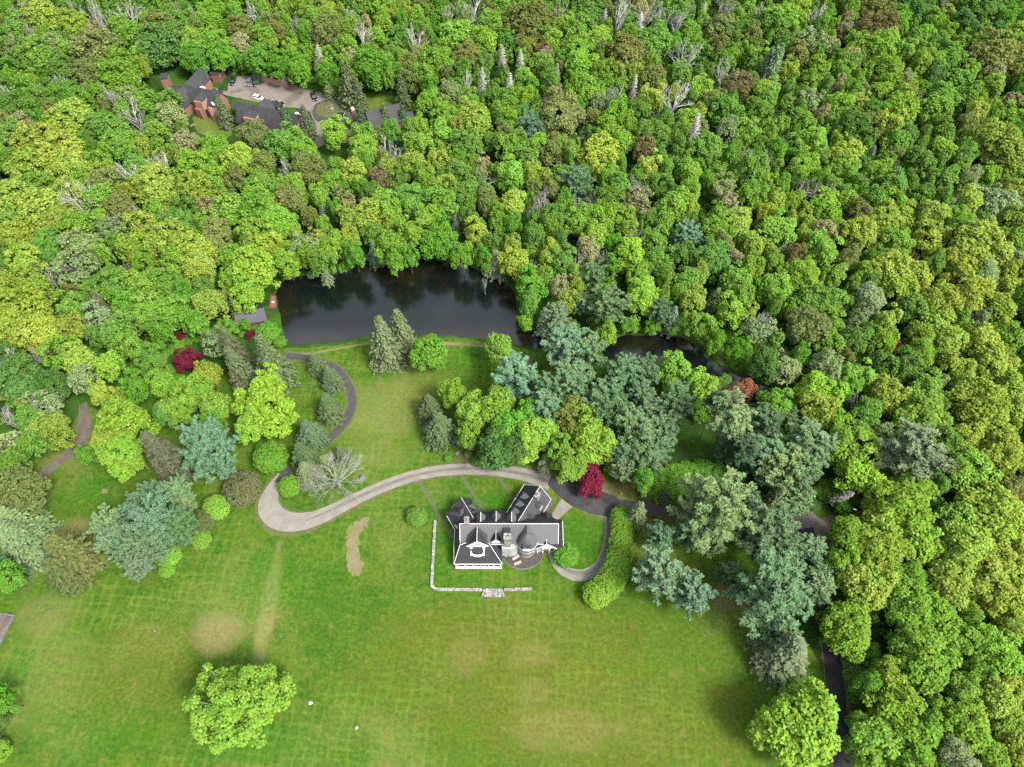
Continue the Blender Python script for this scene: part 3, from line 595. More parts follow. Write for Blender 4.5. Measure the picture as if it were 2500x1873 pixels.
# east front gable
g = MB(); g.slab([(8.8, 66.7, 7.0), (6.0, 64.9, 4.0), (6.0, 63.9, 3.5), (8.8, 63.9, 7.0)], .14); g.slab([(8.8, 66.7, 7.0), (8.8, 63.9, 7.0), (11.6, 63.9, 3.5), (11.6, 65.1, 4.2)], .14); g.slab([(11.6, 63.9, 3.55), (13.2, 64.1, 3.5), (13.2, 66, 4), (11.75, 66.0, 5.9), (8.8, 66.7, 7.0)], .12)
eg = mb(g, 'dormer', M['roof_dark'], label='east front gable over the entrance'); f = MB()
f.add([(6.3, 64.2, 3.4), (11.3, 64.2, 3.4), (8.8, 64.2, 6.6), (6.3, 64.8, 3.4), (11.3, 64.8, 3.4), (8.8, 64.8, 6.6)], [(0, 1, 2), (5, 4, 3), (0, 3, 4, 1), (1, 4, 5, 2), (2, 5, 3, 0)])
f.tube((8.8, 66.6, 7.06), (8.8, 63.9, 7.06), .07, .07, 4); f.tube((6.0, 63.88, 3.55), (8.8, 63.88, 7.05), .1, .1, 4); f.tube((11.6, 63.88, 3.55), (8.8, 63.88, 7.05), .1, .1, 4); f.box((8.8, 63.95, 4.0), (2.2, .5, .12))
for x in (6.6, 8.0, 9.6, 11.0): f.tube((x, 64.1, 0), (x, 64.1, 3.4), .12, .12, 8)
mb(f, 'gable_front', M['white'], eg)
b = MB(); b.prism([(6.1, 64.3), (12.9, 64.3), (12.9, 71.0), (12.4, 71.0), (12.4, 64.89), (6.1, 64.89)], 0, 3.4); mb(b, 'wall', M['ashlar'], label='east end wall')
b = MB(); b.box((8.8, 64.27, 1.1), (1.1, .08, 2.2)); mb(b, 'door', M['wood'])
b = MB(); b.box((-5.0, 64.86, 5.3), (1.1, .08, .9)); b.box((-3.4, 64.86, 5.3), (1.1, .08, .9)); b.box((10.6, 64.27, 1.8), (1.2, .06, 1.3)); mbs(b, 'window', M['glass'])
b = MB(); b.box((-4.2, 64.8, 5.3), (3.4, .08, 1.2)); mb(b, 'window_frame', M['white'])
# patio and what stands on it
pt = [(2.75 + 5.35 * math.cos(a), 64.6 + 4.7 * math.sin(a)) for a in np.linspace(math.pi * 1.0, math.pi * 2.02, 40)]
sheet('patio', [(-2.4, 64.8)] + pt + [(8.1, 64.9)], 0.05, M['patio'], 'brown slab patio curving round the turret')
kb = MB(); q = [(2.75 + 5.5 * math.cos(a), 64.6 + 4.85 * math.sin(a)) for a in np.linspace(math.pi * 1.12, math.pi * 2.0, 36)]
for a, b_ in zip(q[:-1], q[1:]): kb.box(((a[0] + b_[0]) / 2, (a[1] + b_[1]) / 2, .07), (math.hypot(b_[0] - a[0], b_[1] - a[1]) * 1.0, .24, .16), math.atan2(b_[1] - a[1], b_[0] - a[0]))
kb.build('patio_kerb', M['stone_grey']); tag(bpy.data.objects['patio_kerb'], 'curved stone kerb edging the brown patio', 'kerb')
def lounger(x, y, rz, label):
    e = empty('sun_lounger', (x, y, .05), rz); tag(e, label, 'sun lounger', 'sun loungers on the patio')
    b = MB(); b.box((-.2, 0, .36), (1.35, .66, .12)); b.slab([(.46, -.33, .42), (1.05, -.33, .72), (1.05, .33, .72), (.46, .33, .42)], .12); b.build('cushion', M['fabric'], e)
    b = MB(); b.box((-.2, 0, .26), (1.4, .7, .06)); b.slab([(.5, -.35, .29), (1.08, -.35, .58), (1.08, .35, .58), (.5, .35, .29)], .05); b.build('frame', M['white'], e)
    for sx in (-.8, .45):
        for sy in (-.28, .28): q_ = MB(); q_.tube((sx, sy, 0), (sx, sy, .25), .03, .03, 5); q_.build('leg', M['white'], e)
x, y = G(1258.5, 1361.5, .4); lounger(x, y, RAD(32), 'pale sun lounger nearer the turret on the brown patio')
x, y = G(1263, 1374.5, .4); lounger(x, y, RAD(20), 'pale sun lounger nearer the lawn edge of the patio')
x, y = G(1234.8, 1359, .3); e = empty('fire_bowl', (x, y, .05)); tag(e, 'round dark fire bowl with pale logs beside the veranda', 'fire bowl')
b = MB(); b.lathe((0, 0, 0), [(.3, 0), (.55, .2), (.62, .45), (.5, .45), (.4, .2), (.02, .12)], 16); b.build('bowl', M['metal'], e); b = MB(); b.tube((-.25, -.1, .35), (.25, .12, .4), .09, .08, 6); b.tube((-.2, .15, .38), (.22, -.12, .45), .08, .08, 6); b.build('log', M['fabric'], e)
for X, Y, lb in ((1654, 1130, 'pale garden urn nearest the turret by the entrance'), (1690, 1128, 'middle one of three pale urns by the entrance'), (1738, 1138, 'pale garden urn farthest from the turret by the entrance')):
    x, y = G(1050 + X / 6.32, 1160 + Y / 6.32, .5); e = empty('garden_urn', (x, y, .05)); tag(e, lb, 'urn', 'urns beside the entrance')
    b = MB(); b.lathe((0, 0, 0), [(.22, 0), (.14, .12), (.36, .45), (.42, .7), (.34, .7), (.3, .5)], 14); b.build('urn', M['terracotta'], e); b = MB(); b.lathe((0, 0, .58), [(.32, 0), (.02, .04)], 12); b.build('soil', M['soil'], e)
# terrace wall with its stair
def poly_strip(b, pts, wdt, z0, z1, seed, step=.8, jit=.05):
    R = random.Random(seed)
    for a, c in zip(pts[:-1], pts[1:]):
        L = math.hypot(c[0] - a[0], c[1] - a[1]); k = max(1, int(L / step)); rz = math.atan2(c[1] - a[1], c[0] - a[0])
        for j in range(k):
            t = (j + .5) / k; b.box((a[0] + (c[0] - a[0]) * t + R.uniform(-jit, jit), a[1] + (c[1] - a[1]) * t + R.uniform(-jit, jit), (z0 + z1) / 2 + R.uniform(-.04, .02)), (L / k * R.uniform(.9, .985), wdt * R.uniform(.88, 1.08), z1 - z0), rz + R.uniform(-.04, .04))
e = empty('terrace_wall', G(1056, 1438) + (0,)); tag(e, 'low pale stone retaining wall round two sides of the lawn terrace', 'wall')
o3 = e.location
b = MB(); W = [G(1063, 1272), G(1060.5, 1310), G(1058, 1360), G(1055.5, 1405), G(1054.5, 1428), G(1058, 1437), G(1070, 1440), G(1120, 1440.5), G(1178, 1441)]
poly_strip(b, W, .75, 0, .55, 5); poly_strip(b, [G(1230, 1441), G(1299, 1439)], .75, 0, .55, 6)
b.v = [(p[0] - o3.x, p[1] - o3.y, p[2]) for p in b.v]; b.build('coping', M['stone'], e)
b = MB()
for a, c in list(zip(W[:-1], W[1:])) + [(G(1230, 1441), G(1299, 1439))]: b.box(((a[0] + c[0]) / 2, (a[1] + c[1]) / 2, .2), (math.hypot(c[0] - a[0], c[1] - a[1]), .55, .42), math.atan2(c[1] - a[1], c[0] - a[0]))
b.v = [(p[0] - o3.x, p[1] - o3.y, p[2]) for p in b.v]; b.build('core', M['stone_grey'], e)
sx, sy = G(1204, 1450); e = empty('garden_stair', (sx, sy, 0)); tag(e, 'pale stone garden stair flaring down from the terrace wall', 'stair')
for k in range(4):
    b = MB(); poly_strip(b, [(-2.0 - .12 * k, .95 - k * .5), (2.0 + .12 * k, .95 - k * .5)], .52, 0, .52 - .13 * k, 20 + k, 1.0, .02); b.build('step', M['stone'], e)
for s in (-1, 1): b = MB(); poly_strip(b, [(s * 2.2, 1.1), (s * 2.75, -.85)], .45, 0, .55, 30 + s, .7, .02); b.build('cheek_wall', M['stone'], e)
# curved garden wall behind the west wing
b = MB(); cx, cy = -13.4, 75.6; arc = [(cx + 2.9 * math.cos(a), cy + 2.6 * math.sin(a)) for a in np.linspace(RAD(75), RAD(190), 14)]; poly_strip(b, arc, .4, 0, .8, 9, .5)
e = empty('curved_garden_wall', (cx, cy, 0)); tag(e, 'low curved stone wall hugging the end of the west wing', 'wall'); b.v = [(p[0] - cx, p[1] - cy, p[2]) for p in b.v]; b.build('stonework', M['stone'], e)

# ---------------------------------------------------------------- brick lodge and its outbuildings
def LZ(region, sc):
    return lambda X, Y, z=0.0: G(region[0] + X / sc, region[1] + Y / sc, z)
Za = LZ((390, 150), 5.777); Zb = LZ((560, 200), 5.777); Zc = LZ((780, 200), 4.888)
def rel(b, e): b.v = [(p[0] - e.location.x, p[1] - e.location.y, p[2]) for p in b.v]; return b
def gable_part(e, rA, rB, zr, wl_, wr_, ze, wallm, roofm, label=None, ins=.35):
    Lp, Rp, outl, fr = gable(rA, rB, zr, wl_, wr_, ze)
    b = MB(); b.slab(Lp, .18); b.slab(Rp, .18); o = rel(b, e).build('roof', roofm, e)
    if label: o['label'] = label
    b = MB(); gable_wall(b, outl, fr, zr, ze, wl_, wr_); w_ = rel(b, e).build('wall', wallm, e); return o, w_, fr
def win(e, pts, sz, rz, m=None, name='window', par=None):
    b = MB()
    for p in pts: b.box(p, sz, rz)
    return rel(b, e).build(name, m or M['glass'], e)
def dist_line(p, a, b):
    d = Vector((b[0] - a[0], b[1] - a[1])).normalized(); q = Vector((p[0] - a[0], p[1] - a[1])); return d.x * q.y - d.y * q.x
lodge = empty('brick_lodge', Za(450, 420) + (0,)); tag(lodge, 'rambling red brick lodge with dark roofs at the west end of the parking lot', 'house')
# north-east wing, main range, south-west wing
rA, rB = Za(585, 65, 9), Za(340, 325, 9); hw = abs(dist_line(Za(735, 215, 4.6), rA, rB)); gable_part(lodge, rA, rB, 9, hw * .9, hw * .9, 4.4, M['brick'], M['roof_lodge'])
rA, rB = Za(345, 322, 9.03), Za(850, 432, 9.03); hw = abs(dist_line(Za(600, 615, 4.4), rA, rB)); gable_part(lodge, rA, rB, 9.03, hw * .8, hw, 4.3, M['brick'], M['roof_lodge'])
rA, rB = Za(350, 326, 8.97), Za(180, 500, 8.97); hw = abs(dist_line(Za(400, 610, 4.4), rA, rB)); gable_part(lodge, rA, rB, 8.97, min(hw, 9), min(hw, 9) * .8, 4.2, M['brick'], M['roof_lodge'])
rA, rB = Za(320, 380, 5.2), Za(120, 360, 5.2); gable_part(lodge, rA, rB, 5.2, 3.2, 3.2, 3.6, M['brick'], M['roof_lodge'])
def block(e, c, dx, dy, z0, z1, rz, m, name, label=None):
    b = MB(); b.box((c[0], c[1], (z0 + z1) / 2), (dx, dy, z1 - z0), rz); o = rel(b, e).build(name, m, e)
    if label: o['label'] = label
    return o
ang = math.atan2(Za(850, 432, 9)[1] - Za(345, 322, 9)[1], Za(850, 432, 9)[0] - Za(345, 322, 9)[0])
c = Za(118, 340, 5); block(lodge, c, 2.6, 3.6, 0, 9.0, ang + .5, M['brick'], 'chimney', 'broad brick chimney at the far west end'); block(lodge, c, 2.8, 3.8, 9.0, 9.3, ang + .5, M['roof_lodge'], 'chimney_cap')
# brick entrance dormer, stair tower and bay on the court side
c = Za(590, 560, 6.0); block(lodge, c, 3.4, 4.6, 0, 7.3, ang, M['brick_pink'], 'entrance_bay', 'brick entrance bay with an arched opening'); block(lodge, (c[0] + .3, c[1] + .4), 3.8, 4.6, 7.3, 7.6, ang, M['roof_lodge'], 'bay_roof')
c = Za(610, 690, 2.2); block(lodge, c, 2.6, 5.0, 0, 4.2, ang - .12, M['brick'], 'porch')
for k in range(3): c = Za(640 + 8 * k, 620 + 36 * k, 3.2); block(lodge, c, .7, 1.2, .6, 3.6, ang, M['glass'], 'window')
c = Za(755, 690, 3.0); b = MB(); q = [Za(680, 632, 5.2) + (5.2,), Za(800, 660, 5.2) + (5.2,), Za(828, 742, 2.6) + (2.6,), Za(737, 772, 2.6) + (2.6,)]; b.slab(q, .2); rel(b, lodge).build('bay_roof', M['brick_pink'], lodge)
b = MB(); b.prism([(p[0], p[1]) for p in (q[3], q[2], q[1], q[0])], 0, 2.35); rel(b, lodge).build('bay', M['brick'], lodge)
c = Za(748, 597, 5.6); b = MB(); b.slab([Za(722, 578, 6.6) + (6.62,), Za(742, 572, 6.6) + (6.62,), Za(775, 606, 5.6) + (5.6,), Za(755, 620, 5.6) + (5.6,)], .25); rel(b, lodge).build('skylight', M['white'], lodge)
for X, Y in ((520, 237), (578, 366), (607, 360), (632, 376)):
    c = Za(X, Y, 6.8); block(lodge, c, .5, .7, 5.6, 7.0, .3, M['white'], 'roof_vent')
c = Za(660, 345, 2); block(lodge, c, 3.6, 1.6, 0, 3.6, .9, M['brick'], 'porch')
gar = empty('brick_garage', Za(830, 230) + (0,)); tag(gar, 'small brick garage with grey flat roof at the corner of the lot', 'garage')
g0, g1, g2, g3 = Za(752, 292), Za(872, 305), Za(938, 218), Za(805, 205)
b = MB(); b.prism([g0, g1, g2, g3], 0, 3.6); rel(b, gar).build('wall', M['brick'], gar)
cx = sum(p[0] for p in (g0, g1, g2, g3)) / 4; cy = sum(p[1] for p in (g0, g1, g2, g3)) / 4
b = MB(); b.prism([(cx + (p[0] - cx) * 1.06, cy + (p[1] - cy) * 1.06) for p in (g0, g1, g2, g3)], 3.6, 3.95); rel(b, gar).build('roof', M['roof_mid'], gar)
for t in (.28, .72):
    x, y = g1[0] + (g2[0] - g1[0]) * t, g1[1] + (g2[1] - g1[1]) * t; rz = math.atan2(g2[1] - g1[1], g2[0] - g1[0]); block(gar, (x, y), 2.2, .12, .1, 2.5, rz, M['wood'], 'garage_door')
# middle house
hall = empty('brick_hall', Zb(430, 450) + (0,)); tag(hall, 'long red brick house with grey-black roof and pink front dormer, south of the parking lot', 'house')
rA, rB = Zb(105, 283, 10), Zb(762, 420, 10); hw = abs(dist_line(Zb(380, 635, 4.2), rA, rB)); gable_part(hall, rA, rB, 10, 6.5, hw, 4.2, M['brick_pink'], M['roof_lodge'])
ah = math.atan2(rB[1] - rA[1], rB[0] - rA[0]); dh = Vector((math.cos(ah), math.sin(ah))); nh = Vector((-dh.y, dh.x))
a = Vector(rA) + dh * 6.2; gable_part(hall, tuple(a), tuple(a + nh * 9.0), 7.2, 3.6, 3.6, 4.0, M['brick'], M['roof_lodge'])
a = Vector(rA) + dh * ((Vector(rB) - Vector(rA)).length - 1.0) + nh * 2.2; gable_part(hall, tuple(a - dh * 3), tuple(a + dh * 6.0), 8.2, 4.0, 4.5, 4.2, M['brick_pink'], M['roof_lodge'])
a = Vector(rA) + dh * 1.5 + nh * 5; gable_part(hall, tuple(a - dh * 7), tuple(a + dh), 6.0, 2.6, 2.6, 3.6, M['brick'], M['roof_lodge'])
c = Zb(335, 520, 6.3); block(hall, c, 4.4, 5.2, 3.5, 8.3, ah, M['brick_pink'], 'dormer', 'pink front dormer'); block(hall, (c[0] - nh.x * 0 + nh.x * .6, c[1] + nh.y * .6), 4.8, 5.4, 8.3, 8.55, ah, M['roof_lodge'], 'dormer_roof')
c = Zb(950, 445, 6.6); block(hall, c, 1.5, 1.5, 0, 6.4, ah, M['brick_pink'], 'chimney'); block(hall, c, 1.1, 1.1, 6.4, 6.8, ah, M['white'], 'chimney_cap')
c = Zb(130, 585, 3.6); block(hall, c, .9, .5, 3.0, 4.4, ah, M['glass'], 'window'); c = Zb(895, 490, 5.0); block(hall, c, .3, 1.0, 4.4, 5.8, ah, M['glass'], 'window')
for X, Y, z in ((815, 500, 3.0), (870, 560, 2.2)): c = Zb(X, Y, z); block(hall, c, .4, 1.1, z - .6, z + .6, ah, M['glass'], 'window')
# guest house
guest = empty('guest_house', Zc(760, 400) + (0,)); tag(guest, 'charcoal roofed guest house half hidden by spruces beside the lot', 'house')
rA, rB = Zc(545, 355, 8.5), Zc(942, 255, 8.5); hw = abs(dist_line(Zc(820, 520, 4.0), rA, rB)); gable_part(guest, rA, rB, 8.5, 5, min(hw, 11), 4.0, M['brick'], M['roof_lodge'])
ag = math.atan2(rB[1] - rA[1], rB[0] - rA[0]); dg = Vector((math.cos(ag), math.sin(ag))); ng = Vector((-dg.y, dg.x)); a = Vector(rB) - ng * 2.5
gable_part(guest, tuple(a - dg * 1), tuple(a + dg * 4.5), 5.6, 3, 3, 3.4, M['brick'], M['roof_lodge']); a = Vector(rA) - ng * 2.0; gable_part(guest, tuple(a - dg * 7), tuple(a + dg * 1), 5.8, 3.5, 4.5, 3.6, M['brick'], M['roof_lodge'])
c = Zc(395, 318, 8.4); block(guest, c, 1.5, 1.5, 0, 8.0, ag, M['brick'], 'chimney'); block(guest, c, 1.0, 1.0, 8.0, 8.7, ag, M['white'], 'chimney_cap')
c = Vector(Zc(800, 300, 8)) + ng * 1; block(guest, (c.x, c.y), 3.5, 3.0, 4, 7.6, ag, M['roof_lodge'], 'dormer')
c = Zc(350, 600, 2.5); gable_part(guest, (c[0] - 3.5, c[1] - 1.5), (c[0] + 3.5, c[1] + 1.5), 4.2, 2.6, 2.6, 2.8, M['brick'], M['roof_lodge'])
# long low storage wall at the back of the lot
Zl = LZ((370, 130), 3.253)
st = empty('storage_bin', Zl(970, 250) + (0,)); tag(st, 'long low red brick storage bin along the back of the lot', 'storage bin')
p0, p1, p2, p3 = Zl(872, 224), Zl(1083, 270), Zl(1083, 235), Zl(868, 192)
b = MB(); b.box(((p0[0] + p1[0]) / 2, (p0[1] + p1[1]) / 2, 1.2), (math.hypot(p1[0] - p0[0], p1[1] - p0[1]), .4, 2.4), math.atan2(p1[1] - p0[1], p1[0] - p0[0]))
for a, c in ((p0, p3), (p1, p2)): b.box(((a[0] + c[0]) / 2, (a[1] + c[1]) / 2, 1.2), (math.hypot(c[0] - a[0], c[1] - a[1]), .4, 2.4), math.atan2(c[1] - a[1], c[0] - a[0]))
rel(b, st).build('wall', M['brick_pink'], st)
b = MB(); b.prism([p0, p1, p2, p3], 0, 1.5); rel(b, st).build('contents', M['dirt'], st)
for X, Y in ((905, 192), (955, 192), (1050, 212)):
    x, y = Zl(X, Y, 1.9); e = empty('covered_bale', (x, y, 1.5), .2 + X * .01); tag(e, {905: 'white wrapped bale at the west end of the brick bin', 955: 'small white wrapped bale in the middle of the brick bin', 1050: 'largest white wrapped bale at the east end of the brick bin'}[X], 'bale', 'bales in the brick bin')
    s = 2.6 if X == 1050 else 1.5; b = MB(); b.box((0, 0, .45), (s, 1.2, .9)); b.slab([(-s / 2, -.6, 1.0), (s / 2, -.6, 1.0), (s / 2 - .2, .55, 1.2), (-s / 2 + .2, .55, 1.2)], .15); b.build('cover', M['white'], e); b = MB(); b.tube((-s / 4, -.62, .02), (-s / 4, -.62, .95), .03, .03, 4); b.tube((s / 4, -.62, .02), (s / 4, -.62, .95), .03, .03, 4); b.build('strap', M['metal'], e)
# ---------------------------------------------------------------- boathouse, dock, pavilion
Ze = LZ((0, 440), 3.0014)
bh = empty('boathouse', Ze(1830, 1010) + (0,)); tag(bh, 'weathered grey roofed boathouse at the corner of the large pond', 'boathouse')
q = [Ze(1712, 985, 4.2) + (4.2,), Ze(1728, 1068, 2.6) + (2.6,), Ze(1958, 1028, 2.6) + (2.6,), Ze(1932, 932, 4.2) + (4.2,)]
b = MB(); b.slab(q, .2); M['roof_boat'] = shingle('weathered_shakes', (0.065, 0.064, 0.078), (0.095, 0.094, 0.105), stain=(0.04, 0.04, 0.045)); rel(b, bh).build('roof', M['roof_boat'], bh)
d = Vector((q[0][0] - q[1][0], q[0][1] - q[1][1])) * .55
b = MB(); b.slab([q[0], q[3], (q[3][0] + d.x, q[3][1] + d.y, 2.7), (q[0][0] + d.x, q[0][1] + d.y, 2.7)], .2); M['roof_moss'] = plain('mossy_shakes', (0.05, 0.065, 0.02), 0.4, 1.2, .95, .1); rel(b, bh).build('roof', M['roof_moss'], bh)['label'] = 'mossy back slope'
b = MB(); cc = [(sum(p[0] for p in q) / 4 + d.x * .3), (sum(p[1] for p in q) / 4 + d.y * .3)]
b.prism([(cc[0] + (p[0] - cc[0]) * .9, cc[1] + (p[1] - cc[1]) * .9) for p in ((q[1][0], q[1][1]), (q[2][0], q[2][1]), (q[3][0] + d.x, q[3][1] + d.y), (q[0][0] + d.x, q[0][1] + d.y))], 0, 2.5); rel(b, bh).build('wall', M['wood'], bh)
c = Ze(1855, 930, 4.6); block(bh, c, 1.0, 1.0, 3, 5.0, .2, M['white'], 'chimney')
dk = empty('dock', Ze(2003, 900) + (0,)); tag(dk, 'red-brown wooden dock on the edge of the large pond', 'dock')
b = MB(); q4 = [Ze(1978, 935), Ze(2028, 935), Ze(2022, 855), Ze(1985, 850)]; b.prism(q4, .25, .4); rel(b, dk).build('deck', plain('red_deck', (0.15, 0.066, 0.04), .2, 2, .8, .2), dk)
for p in q4: b = MB(); b.tube((p[0], p[1], -1.4), (p[0], p[1], .8), .1, .1, 6); rel(b, dk).build('pile', M['wood'], dk)
b = MB(); b.prism([Ze(1940, 948), Ze(2028, 948), Ze(2028, 937), Ze(1940, 937)], .3, .42); rel(b, dk).build('walkway', M['metal'], dk)
x, y = Ze(2000, 893, .5); e = empty('life_ring', (x, y, .4)); tag(e, 'white life ring lying on the red-brown dock', 'life ring')
me = MB(); me.lathe((0, 0, .1), [(.28, 0), (.38, .09), (.48, 0), (.38, -.09), (.28, 0)], 18); me.build('ring', M['white'], e, True); b = MB(); b.lathe((0, 0, .1), [(.49, 0), (.51, .02), (.49, .03)], 18); b.build('grab_line', M['wood'], e)
Zj = LZ((1100, 780), 3.0014)
pv = empty('pavilion', Zj(560, 320) + (0,)); tag(pv, 'grey hip roofed pavilion beside the pond, behind a blue-green pine', 'pavilion')
q = [Zj(462, 258, 3.3), Zj(592, 278, 3.3), Zj(640, 405, 3.0), Zj(520, 400, 3.0)]; cx = sum(p[0] for p in q) / 4; cy = sum(p[1] for p in q) / 4
b = MB(); 
for i in range(4): p, r = q[i], q[(i + 1) % 4]; b.slab([(r[0], r[1], 3.0), (p[0], p[1], 3.0), (cx, cy, 4.8)], .12)
rel(b, pv).build('roof', M['roof_mid'], pv); b = MB(); b.prism([(cx + (p[0] - cx) * .8, cy + (p[1] - cy) * .8) for p in q][::-1], 0, 2.95); rel(b, pv).build('wall', M['ashlar'], pv)
for p in q: b = MB(); b.tube((cx + (p[0] - cx) * .93, cy + (p[1] - cy) * .93, 0), (cx + (p[0] - cx) * .93, cy + (p[1] - cy) * .93, 3.0), .12, .12, 6); rel(b, pv).build('post', M['white'], pv)
b = MB(); b.tube((cx, cy, 4.75), (cx, cy, 5.4), .06, .02, 6); rel(b, pv).build('finial', M['white'], pv)
# ---------------------------------------------------------------- trees: shapes
RNG = np.random.default_rng(11)
def quad_mesh(name, V, mats, extra=None, mi=None):
    """V: (n,4,3) quads; extra: (verts, faces, material index)"""
    n = len(V); v = V.reshape(-1, 3); f = np.arange(n * 4).reshape(-1, 4); idx = np.zeros(n, np.int32)
    if extra is not None:
        ev, ef = extra; f = np.vstack([f, ef + len(v)]); v = np.vstack([v, ev]); idx = np.concatenate([idx, np.full(len(ef), 1, np.int32)])
    me = bpy.data.meshes.new(name); me.vertices.add(len(v)); me.loops.add(f.size); me.polygons.add(len(f))
    me.vertices.foreach_set('co', v.astype(np.float32).ravel()); me.loops.foreach_set('vertex_index', f.astype(np.int32).ravel())
    me.polygons.foreach_set('loop_start', np.arange(0, f.size, 4, dtype=np.int32))
    for m in mats: me.materials.append(m)
    me.polygons.foreach_set('material_index', idx); me.update(calc_edges=True); me.validate(); return me
def unit(a): return a / np.maximum(np.linalg.norm(a, axis=-1, keepdims=True), 1e-9)
def cards(P, N, size, asp=1.0, up=None, jit=.3):
    """leaf cards centred on P facing N; `up` is the long direction if given"""
    n = len(P); N = unit(N + RNG.normal(0, jit, (n, 3)))
    a = up if up is not None else RNG.normal(0, 1, (n, 3))
    U = unit(a - N * (a * N).sum(1, keepdims=True)); W = np.cross(N, U)
    s = (size * RNG.uniform(.65, 1.25, n))[:, None]
    U = U * s * .5; W = W * s * .5 * asp
    k = RNG.uniform(.55, 1.0, (n, 4, 1)); b = N * s * .12
    return np.stack([P + (-U - W) * k[:, 0] - b, P + (U - W) * k[:, 1] + b, P + (U + W) * k[:, 2] - b, P + (-U + W) * k[:, 3] + b], 1)
def rand_dirs(n, zmin=-1.0):
    z = RNG.uniform(zmin, 1, n); t = RNG.uniform(0, 2 * np.pi, n); r = np.sqrt(1 - z * z); return np.stack([r * np.cos(t), r * np.sin(t), z], 1)
def tubes(segs, k=4):
    """segs: list of (a, b, ra, rb) -> verts, quads"""
    vs = []; fs = []
    for a, b, ra, rb in segs:
        a = np.asarray(a, float); b = np.asarray(b, float); d = b - a; L = np.linalg.norm(d)
        if L < 1e-6: continue
        d /= L; u = np.cross(d, [0, 0, 1.0] if abs(d[2]) < .9 else [1.0, 0, 0]); u /= np.linalg.norm(u); w_ = np.cross(d, u); o = len(vs)
        for p, r in ((a, ra), (b, rb)):
            for i in range(k):
                t = 2 * np.pi * i / k; vs.append(p + (u * np.cos(t) + w_ * np.sin(t)) * r)
        for i in range(k): fs.append((o + i, o + (i + 1) % k, o + k + (i + 1) % k, o + k + i))
    return np.array(vs), np.array(fs)
def branches(p, d, L, r, lev, segs, spread=.6, up=.25, ratio=.72, kids=(2, 3), wig=.14):
    k = 2; q = np.array(p, float); dd = np.array(d, float)
    for i in range(k):
        dd = unit((dd + RNG.normal(0, wig, 3) + np.array([0, 0, up * .25]))[None])[0]; e = q + dd * L / k
        segs.append((q, e, r * (1 - .22 * i), r * (1 - .22 * (i + 1)))); q = e
        if lev > 0 and i == 0 and RNG.random() < .55:
            sd = unit((dd + RNG.normal(0, spread, 3))[None])[0]; branches(q, sd, L * ratio * .8, r * .45, lev - 1, segs, spread, up, ratio, kids, wig)
    if lev > 0:
        for j in range(RNG.integers(kids[0], kids[1] + 1)):
            sd = unit((dd + RNG.normal(0, spread, 3) + np.array([0, 0, up]))[None])[0]
            branches(q, sd, L * ratio * RNG.uniform(.8, 1.15), r * .6, lev - 1, segs, spread, up, ratio, kids, wig)

def crown(nl, lr, ncard, csize, seed, dens=1.0, flat=1.0, zmin=-.45):
    """broadleaf crown of radius about 1: many leafy lobes with gaps between them"""
    global RNG; RNG = np.random.default_rng(seed)
    ph = RNG.uniform(0, 6.28, 6)
    D = []
    while len(D) < nl:                                             # spread lobes apart over the crown
        c = rand_dirs(24, zmin)
        if not D: D.append(c[0]); continue
        dm = np.min(np.linalg.norm(c[:, None] - np.array(D)[None], axis=2), axis=1); D.append(c[np.argmax(dm + RNG.uniform(0, .12, 24))])
    D = np.array(D); az = np.arctan2(D[:, 1], D[:, 0])
    wob = 1 + .14 * np.sin(2 * az + ph[0]) + .11 * np.sin(3 * az + ph[1]) + .09 * np.sin(5 * az + ph[2] + 3 * D[:, 2])
    Lr = lr * RNG.uniform(.7, 1.3, nl); rad = (wob * RNG.uniform(.80, 1.08, nl) - Lr * .8)
    Cn = D * rad[:, None]; Cn[:, 2] *= 1.0
    inner = RNG.random((nl // 2, 1)); Ci = rand_dirs(nl // 2, -.3) * (.25 + .35 * inner); Cn = np.vstack([Cn, Ci]); Lr = np.concatenate([Lr, lr * RNG.uniform(.8, 1.3, nl // 2)]); Dd = np.vstack([D, unit(Ci)])
    keep = RNG.random(len(Cn)) < dens; keep[:3] = True; Cn, Lr, Dd = Cn[keep], Lr[keep], Dd[keep]
    wt = Lr ** 2 * np.where(np.arange(len(Cn)) < int(nl * dens), 1.0, .35); pick = RNG.choice(len(Cn), ncard, p=wt / wt.sum())
    dr = unit(rand_dirs(ncard) + Dd[pick] * .75 + np.array([0, 0, .35])); P = Cn[pick] + dr * (Lr[pick] * RNG.uniform(.5, 1.22, ncard) ** .8)[:, None] * np.array([1, 1, .82])
    P[:, 2] *= flat
    return cards(P, unit(dr * .42 + np.array([0, -.12, .85])), csize, .8, jit=.32), Cn * np.array([1, 1, flat])
def limb_segs(Cn, base, r0, n=14):
    segs = [(np.array([0, 0, base]), np.array([0.02, .01, base * .35]), r0, r0 * .75), (np.array([0.02, .01, base * .35]), np.array([0, 0, .25]), r0 * .75, r0 * .3)]
    for c in Cn[:n]:
        s = np.array([0.01, 0, base * .45 + (c[2] - base * .45) * .25]); m = (s + c) / 2 + np.array([0, 0, -.06]); segs += [(s, m, r0 * .4, r0 * .25), (m, c * .92, r0 * .25, r0 * .1)]
    return segs
PROTO = {}                                                         # kind -> list of (crown mesh, trunk mesh)
def add_proto(kind, V, segs, leafm, barkm, forest=False):
    tv, tf = tubes(segs, 5); e = len(PROTO.setdefault(kind, []))
    c = quad_mesh(kind + '_crown', V, [leafm]); me = bpy.data.meshes.new(kind + '_trunk'); me.from_pydata([tuple(p) for p in tv], [], [tuple(int(i) for i in f) for f in tf]); me.materials.append(barkm)
    PROTO[kind].append((c, me, V, (tv, tf)))
